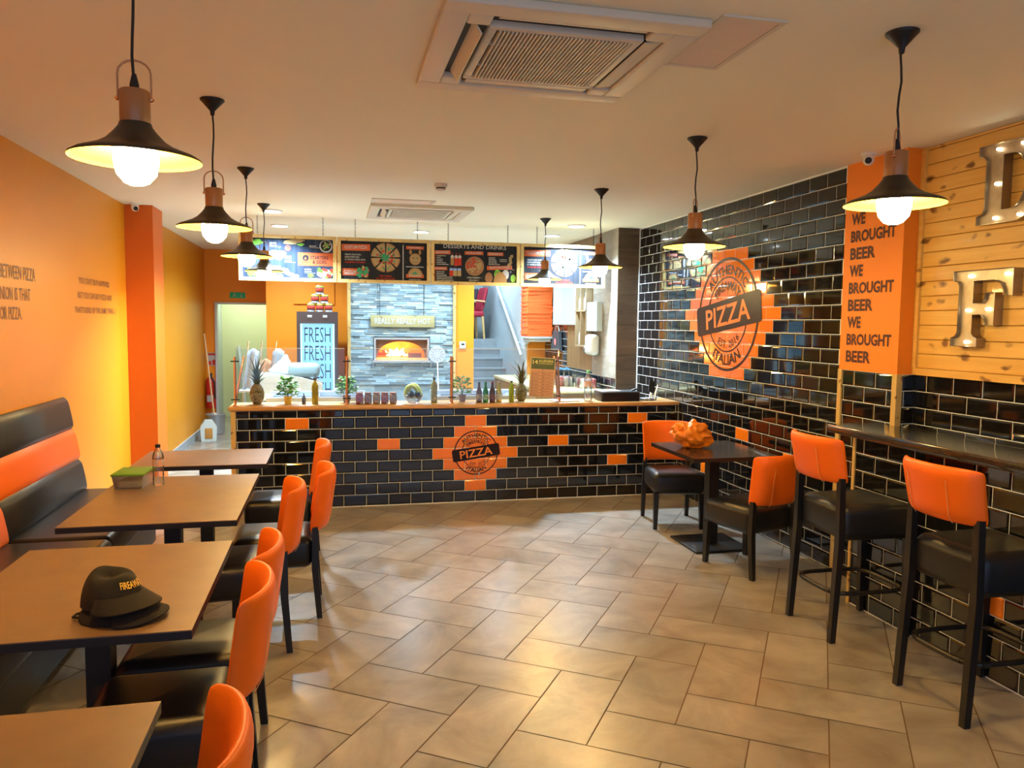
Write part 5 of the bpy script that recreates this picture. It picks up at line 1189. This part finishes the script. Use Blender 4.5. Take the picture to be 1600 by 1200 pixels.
mb = MB(); mb.tube([(-1.45, 13.9, 0.01), (-1.62, 14.35, 1.25)], .03, 10); tag(mb.build('white_pipe', m_white), 'white pipe leaning inside the corridor doorway', 'pipe')

# oven
root = empty('pizza_oven', (.97, 11.33, 1.15), 0, 'built-in stone oven opening with a burning fire', 'oven')
mb = MB(); mb.box((-.40, -.05, -.015), (-.372, .5, .325)); mb.box((.372, -.05, -.015), (.40, .5, .325)); mb.box((-.372, -.05, .30), (.372, .5, .325)); mb.build('surround', m_steelp, root)
mb = MB(); mb.box((-.42, -.12, -.03), (.42, .10, .0)); mb.box((-.42, -.115, -.10), (-.41, -.03, -.03)); mb.box((.41, -.115, -.10), (.42, -.03, -.03)); mb.build('landing_shelf', m_steelp, root)
fire_b = mat('fire_brick', (.80, .38, .14), .8, noise=(6, (.65, .27, .09), 3, (1, 1, 1)))
mb = MB(); N = 20; vs = []
arc = [(-.345 * math.cos(PI * i / N), .035 + .235 * math.sin(PI * i / N) ** .8) for i in range(N + 1)]
outer = [(-.372, .0)] + [(-.372, .30)] * 1
# front plate with arched hole (fan quads to the box edge)
def edge(p):
    x, z = p; t = max(abs(x) / .372, abs(z - .04) / .26 if z > .04 else 0); return (x / t if t > 1e-6 else 0, .04 + (z - .04) / t if t > 1e-6 else .3)
pl = []
for p in arc: pl += [p, edge(p)]
mb.add([(a, .06, b) for a, b in pl], [(2 * i, 2 * i + 1, 2 * i + 3, 2 * i + 2) for i in range(N)]); mb.build('arch_plate', mat('dark_brick_arch', (.16, .09, .05), .7), root)
mb = MB(); vs = [(a, .061, b) for a, b in arc] + [(a * 1.2, .5, b * 1.15) for a, b in arc]; mb.add(vs, [(i, i + 1, N + 2 + i, N + 1 + i) for i in range(N)], 0, True); mb.box((-.45, .5, -.01), (.45, .52, .36)); mb.build('chamber', fire_b, root)
mb = MB(); mb.box((-.372, -.02, .0), (.372, .5, .03)); mb.build('hearth', fire_b, root)
mb = MB()
for a, b, c in ((-.2, .30, .05), (-.05, .36, .05), (.05, .28, .045), (-.12, .25, .08)): mb.tube([(a - .13, c + .28, .03 + c), (a + .13, c + .22, .035 + c)], .022, 8)
mb.build('logs', mat('burning_wood', (.12, .05, .02), .8), root)
mb = MB()
for k in range(14):
    x = -.18 + .30 * R.random() - .02; h = R.uniform(.07, .15) * (1 - abs(x + .06) * 1.6); w_ = R.uniform(.02, .04); y = .26 + R.uniform(-.04, .06)
    mb.lathe([(w_ * .5, .05), (w_, .05 + h * .25), (w_ * .6, .05 + h * .6), (.002, .05 + h)], (x, y, .0), n=8, fn=lambda p: Vector((p.x + .02 * math.sin(p.z * 40 + k), p.y * .7, p.z)))
mb.build('flames', mat('flame', (1, .6, .2), .5, emit=(1, .45, .10), es=22), root)
mb = MB(); mb.box((.10, .10, .031), (.30, .2, .10)); mb.build('ash_box', mat('ash_iron', (.14, .09, .08), .5), root)
pl_ = bpy.data.lights.new('oven_fire_light', 'POINT'); pl_.energy = 9; pl_.color = (1, .5, .18); pl_.shadow_soft_size = .06; po = bpy.data.objects.new('oven_fire_light', pl_); po.location = (.93, 11.50, 1.33); COL.objects.link(po)
root = empty('wooden_sign', (.98, 11.245, 1.63), 0, 'hanging wooden sign reading REALLY REALLY HOT', 'sign')
mb = MB(); mb.rbox((0, 0, .085), (.46, .012, .085), .005, n=2); mb.build('board', woodmat('sign_wood', (.27, .24, .10), (.33, .29, .13), (.2, .16, .07), axis=(2, 14, 14)), root)
mb = MB(); put_text(mb, Frame((-.40, -.0135, 0), X_, Z_, (0, -1, 0)), 'REALLY REALLY HOT', 0, .045, .80, .085, .0005, 0, .02); mb.build('lettering', m_wht, root)
for s in (-.33, .30): mb = MB(); mb.tube([(s, 0, .165), (s, 0, CEIL - 1.63)], .004, 6); mb.build('hanging_cable', m_bmetal, root)
root = empty('pizza_peel', (1.50, 11.20, .5), 0, 'round white perforated pizza peel propped against the stone wall', 'pizza peel'); root.rotation_euler = (0, math.radians(-2), 0)
mb = MB(); mb.lathe([(.001, -.003), (.122, -.003), (.122, .003), (.001, .003)], n=36, M4=Matrix.Rotation(PI / 2, 4, 'X'), o=(0, 0, .74)); mb.build('blade', m_wht, root)
mb = MB(); G = Frame((0, -.0035, .74), X_, Z_, (0, -1, 0))
for k in range(12):
    t = 2 * PI * k / 12; c, s_ = math.cos(t), math.sin(t); p = [(.05, -.003), (.10, -.003), (.10, .003), (.05, .003)]; mb.add([G.P(a * c - b * s_, a * s_ + b * c, .0005) for a, b in p], [(0, 1, 2, 3)])
mb.build('slots', mat('slot_grey', (.15, .15, .17), .6), root)
mb = MB(); mb.tube([(0, 0, 0), (0, 0, .625)], .010, 8); mb.build('handle', m_plastic, root)
root = empty('thermostat', (1.86, 11.295, 1.375), 0, 'small grey control box on the orange wall beside the oven', 'control box')
mb = MB(); mb.rbox((0, -.01, 0), (.048, .016, .05), .006, n=2); mb.build('case', mat('grey_case', (.5, .55, .58), .4), root)
mb = MB(); mb.box((-.02, -.028, .0), (.025, -.026, .025)); mb.build('screen', m_dark, root)

# pizza boxes on shelf
mb = MB(); mb.box((2.74, 10.85, 1.49), (3.12, 11.29, 1.515)); mb.add([(2.80, 10.95, 1.49), (2.83, 10.95, 1.49), (2.83, 11.29, 1.49), (2.80, 11.29, 1.49), (2.80, 11.29, 1.36), (2.83, 11.29, 1.36)], [(0, 3, 4), (1, 5, 2), (0, 4, 5, 1)]); mb.box((2.78, 10.9, 1.44), (3.1, 11.29, 1.49))
tag(mb.build('wall_shelf', m_white), 'white wall shelf under the orange boxes', 'shelf')
bx = mat('orange_card', (.88, .17, .03), .55); bxe = mat('orange_card_edge', (.70, .12, .02), .6)
me = None; z = 1.516; k = 0
while z < 2.72:
    if me is None:
        mb = MB(); mb.box((-.185, -.20, .0), (.185, .20, .026)); mb.box((-.187, -.202, .010), (-.06, -.2, .0255)); mb.box((-.02, -.202, .012), (.187, -.2, .024)); b0 = mb.build('pizza_box', bx); me = b0; o = b0
    else: o = me.copy(); COL.objects.link(o)
    o.location = (2.925 + R.uniform(-.008, .008), 11.07 + R.uniform(-.012, .006), z); o.rotation_euler = (R.uniform(-.006, .0), 0, R.uniform(-.03, .03))
    tag(o, 'flat orange pizza box in the tall pile on the white wall shelf', 'pizza box', 'orange pizza boxes piled on the shelf'); z += .0275; k += 1
# cupboards etc. on the kitchen side wall
root = empty('wall_cupboard', (XK - .006, 10.17, 1.69), 0, 'pale blue-white wall cupboard right of the orange boxes', 'cupboard')
mb = MB(); mb.box((-.05, -.50, 0), (0, .52, .95)); mb.build('body', m_white, root)
mb = MB(); mb.box((-.055, -.495, .005), (-.05, .005, .94)); mb.box((-.055, .012, .005), (-.05, .515, .94)); mb.build('door', mat('door_bluewhite', (.36, .50, .56), .4), root)
root = empty('cubby_shelf', (XK - .006, 9.32, 1.42), 0, 'narrow brown wooden cubby shelf on the kitchen side wall', 'shelf')
mb = MB(); mb.box((-.08, -.19, 0), (0, .24, .018)); mb.box((-.08, -.19, .44), (0, .24, .458)); mb.box((-.08, -.19, .9), (0, .24, .918)); mb.box((-.08, .225, 0), (0, .24, .9)); mb.box((-.08, .02, 0), (0, .035, .9)); mb.box((-.08, -.19, 0), (0, -.175, .9)); mb.build('carcase', mat('shelf_wood', (.34, .26, .15), .5), root)
for k, (dy, z0, lab) in enumerate(((.12, .02, 'small white bottle in the lower cubby'), (.13, .46, 'small white bottle in the upper left cubby'), (-.07, .46, 'blue-labelled bottle in the upper right cubby'))):
    root = empty('spray_bottle', (XK - .046, 9.32 + dy, 1.42 + z0), 0, lab, 'bottle', 'bottles in the cubby shelf')
    mb = MB(); mb.lathe([(.001, 0), (.028, 0), (.03, .01), (.03, .13), (.01, .17), (.01, .19)], n=14); mb.build('body', m_wht, root)
    mb = MB(); mb.box((-.012, -.03, .19), (.012, .012, .215)); mb.build('nozzle', mat('nozzle_blue', (.1, .25, .5), .4), root)
root = empty('wall_box', (XK - .006, 8.95, 1.62), 0, 'white electrical box on the grey clad wall', 'electrical box')
mb = MB(); mb.box((-.07, -.20, 0), (0, .20, .35)); mb.build('casing', mat('box_bluewhite', (.40, .50, .56), .4), root)
mb = MB();
for q in range(3): mb.box((-.073, -.02, .05 + .09 * q), (-.07, .10, .11 + .09 * q))
mb.build('switches', m_plastic, root)
root = empty('paper_dispenser', (XK - .006, 8.93, 1.33), 0, 'rounded white paper dispenser under the electrical box', 'dispenser')
mb = MB(); mb.rbox((-.06, 0, .125), (.06, .14, .125), .05, n=4); mb.build('cover', m_white, root)
mb = MB(); mb.ball((-.06, .2, .06), .055, n=12); mb.tube([(-.06, .2, .11), (-.05, .2, .2)], .008, 6); mb.build('soap_pump', m_bottle, root)
root = empty('carrier_bag', (XK - .005, 10.55, 1.33), 0, 'dark hanging carrier bag with a red round mark, under the cupboard', 'bag')
mb = MB(); mb.add([(-.06, -.22, 0), (-.02, -.22, 0), (-.02, .22, 0), (-.06, .22, 0), (-.05, -.15, .27), (-.01, -.15, .27), (-.01, .15, .27), (-.05, .15, .27)], [(0, 3, 2, 1), (4, 5, 6, 7), (0, 1, 5, 4), (1, 2, 6, 5), (2, 3, 7, 6), (3, 0, 4, 7)]); mb.build('bag_body', mat('dark_bag', (.04, .05, .06), .5), root)
mb = MB(); mb.tube([(-.03, -.10, .27), (-.03, -.06, .34), (-.03, .06, .34), (-.03, .10, .27)], .008, 6); mb.build('handle', m_wht, root)
mb = MB(); disc(mb, Frame((-.0585, 0, .12), (0, -1, 0), Z_, (-1, 0, 0)), 0, 0, .05, .002); mb.build('round_mark', mat('pink_mark', (.8, .2, .18), .5), root)
# side worktop with bottles
root = empty('side_counter', (2.72, 9.75, 0), 0, 'pale wooden side counter running back along the kitchen wall', 'counter')
mb = MB(); mb.box((-.38, -1.2, 0), (.38, 1.5, .895)); mb.build('cabinet', m_panel, root)
mb = MB(); mb.rbox((-.005, .15, .915), (.39, 1.36, .02), .005, n=2); mb.build('worktop', mat('pale_worktop', (.40, .35, .18), .4, noise=(4, (.46, .41, .24), 4, (12, 1, 1))), root)
bb = glassmat('blue_water', (.55, .78, .95), .05, 1.4, .12); bc = mat('blue_cap', (.12, .42, .80), .4); k = 0; w0 = None
for i in range(5):
    for j in range(3):
        x, y = 2.72 + .066 * i, 9.60 + .07 * j
        if w0 is None:
            w0 = empty('small_water_bottle', (x, y, .936)); 
            mb = MB(); mb.lathe([(.001, 0), (.03, 0), (.031, .12), (.02, .16), (.012, .175)], n=14); mb.build('body', bb, w0)
            mb = MB(); mb.lathe([(.014, .172), (.014, .192), (.001, .193)], n=12); mb.build('cap', bc, w0); o = w0
        else: o = dup(w0, (x, y, .936))
        tag(o, 'small blue-capped water bottle standing in the pack on the side counter', 'bottle', 'small water bottles on the side counter')
film = glassmat('shrink_film', (.92, .93, .95), .12, 1.4, .10); cans = [mat('can_red', (.55, .12, .12), .35), mat('can_white', (.75, .72, .7), .35), m_steel]
for q, (cx, cy, lab) in enumerate(((2.80, 9.22, 'shrink-wrapped pack of red and white cans, left of the pair'), (2.97, 8.86, 'shrink-wrapped pack of cans nearest the grey wall'))):
    root = empty('can_pack', (cx, cy, .936), 0, lab, 'drinks pack', 'shrink-wrapped can packs')
    for i in range(3):
        for j in range(4):
            mb = MB(); mb.lathe([(.001, 0), (.026, 0), (.031, .006), (.031, .105), (.026, .115), (.001, .114)], (-.065 + .065 * i, -.1 + .065 * j, 0), n=14); mb.build('can', cans[(i + j + q) % 3], root)
    mb = MB(); mb.rbox((0, 0, .062), (.10, .135, .061), .02, 0, 3, lambda p: p + Vector((.003 * math.sin(p.y * 60), .003 * math.sin(p.z * 80), 0))); mb.build('film_wrap', film, root)
# stacked armchairs on the landing
root = empty('landing_armchair', (2.36, 13.72, ztop), math.radians(97), 'red upholstered wooden armchair at the top of the stairs', 'chair')
redf = mat('red_fabric', (.38, .02, .04), .6); lw = mat('light_wood', (.70, .45, .18), .45)
def armchair(root, fab, wood):
    mb = MB(); mb.rbox((0, 0, .44), (.23, .23, .05), .03, n=3); mb.build('seat', fab, root)
    mb, P, nu, nv = back_panel(.48, .92, .22, -.22, .10, .06, .04); soft(mb.build('backrest', fab, root))
    for a, b in ((-1, -1), (1, -1), (-1, 1), (1, 1)): mb = MB(); mb.taper((a * .21, b * .2, .40), (a * .215, b * .235, 0), .02, .014); mb.build('leg', wood, root)
    for a in (-1, 1): mb = MB(); mb.tube([(a * .235, -.24, .66), (a * .25, .0, .68), (a * .25, .18, .66), (a * .23, .2, .42)], .014, 8); mb.build('armrest', wood, root)
armchair(root, redf, lw)
root = empty('landing_armchair', (2.30, 14.30, ztop), math.radians(92), 'dark grey armchair behind the red one on the landing', 'chair'); armchair(root, mat('grey_fabric', (.06, .05, .06), .7), m_blackw)
bpy.context.view_layer.update()
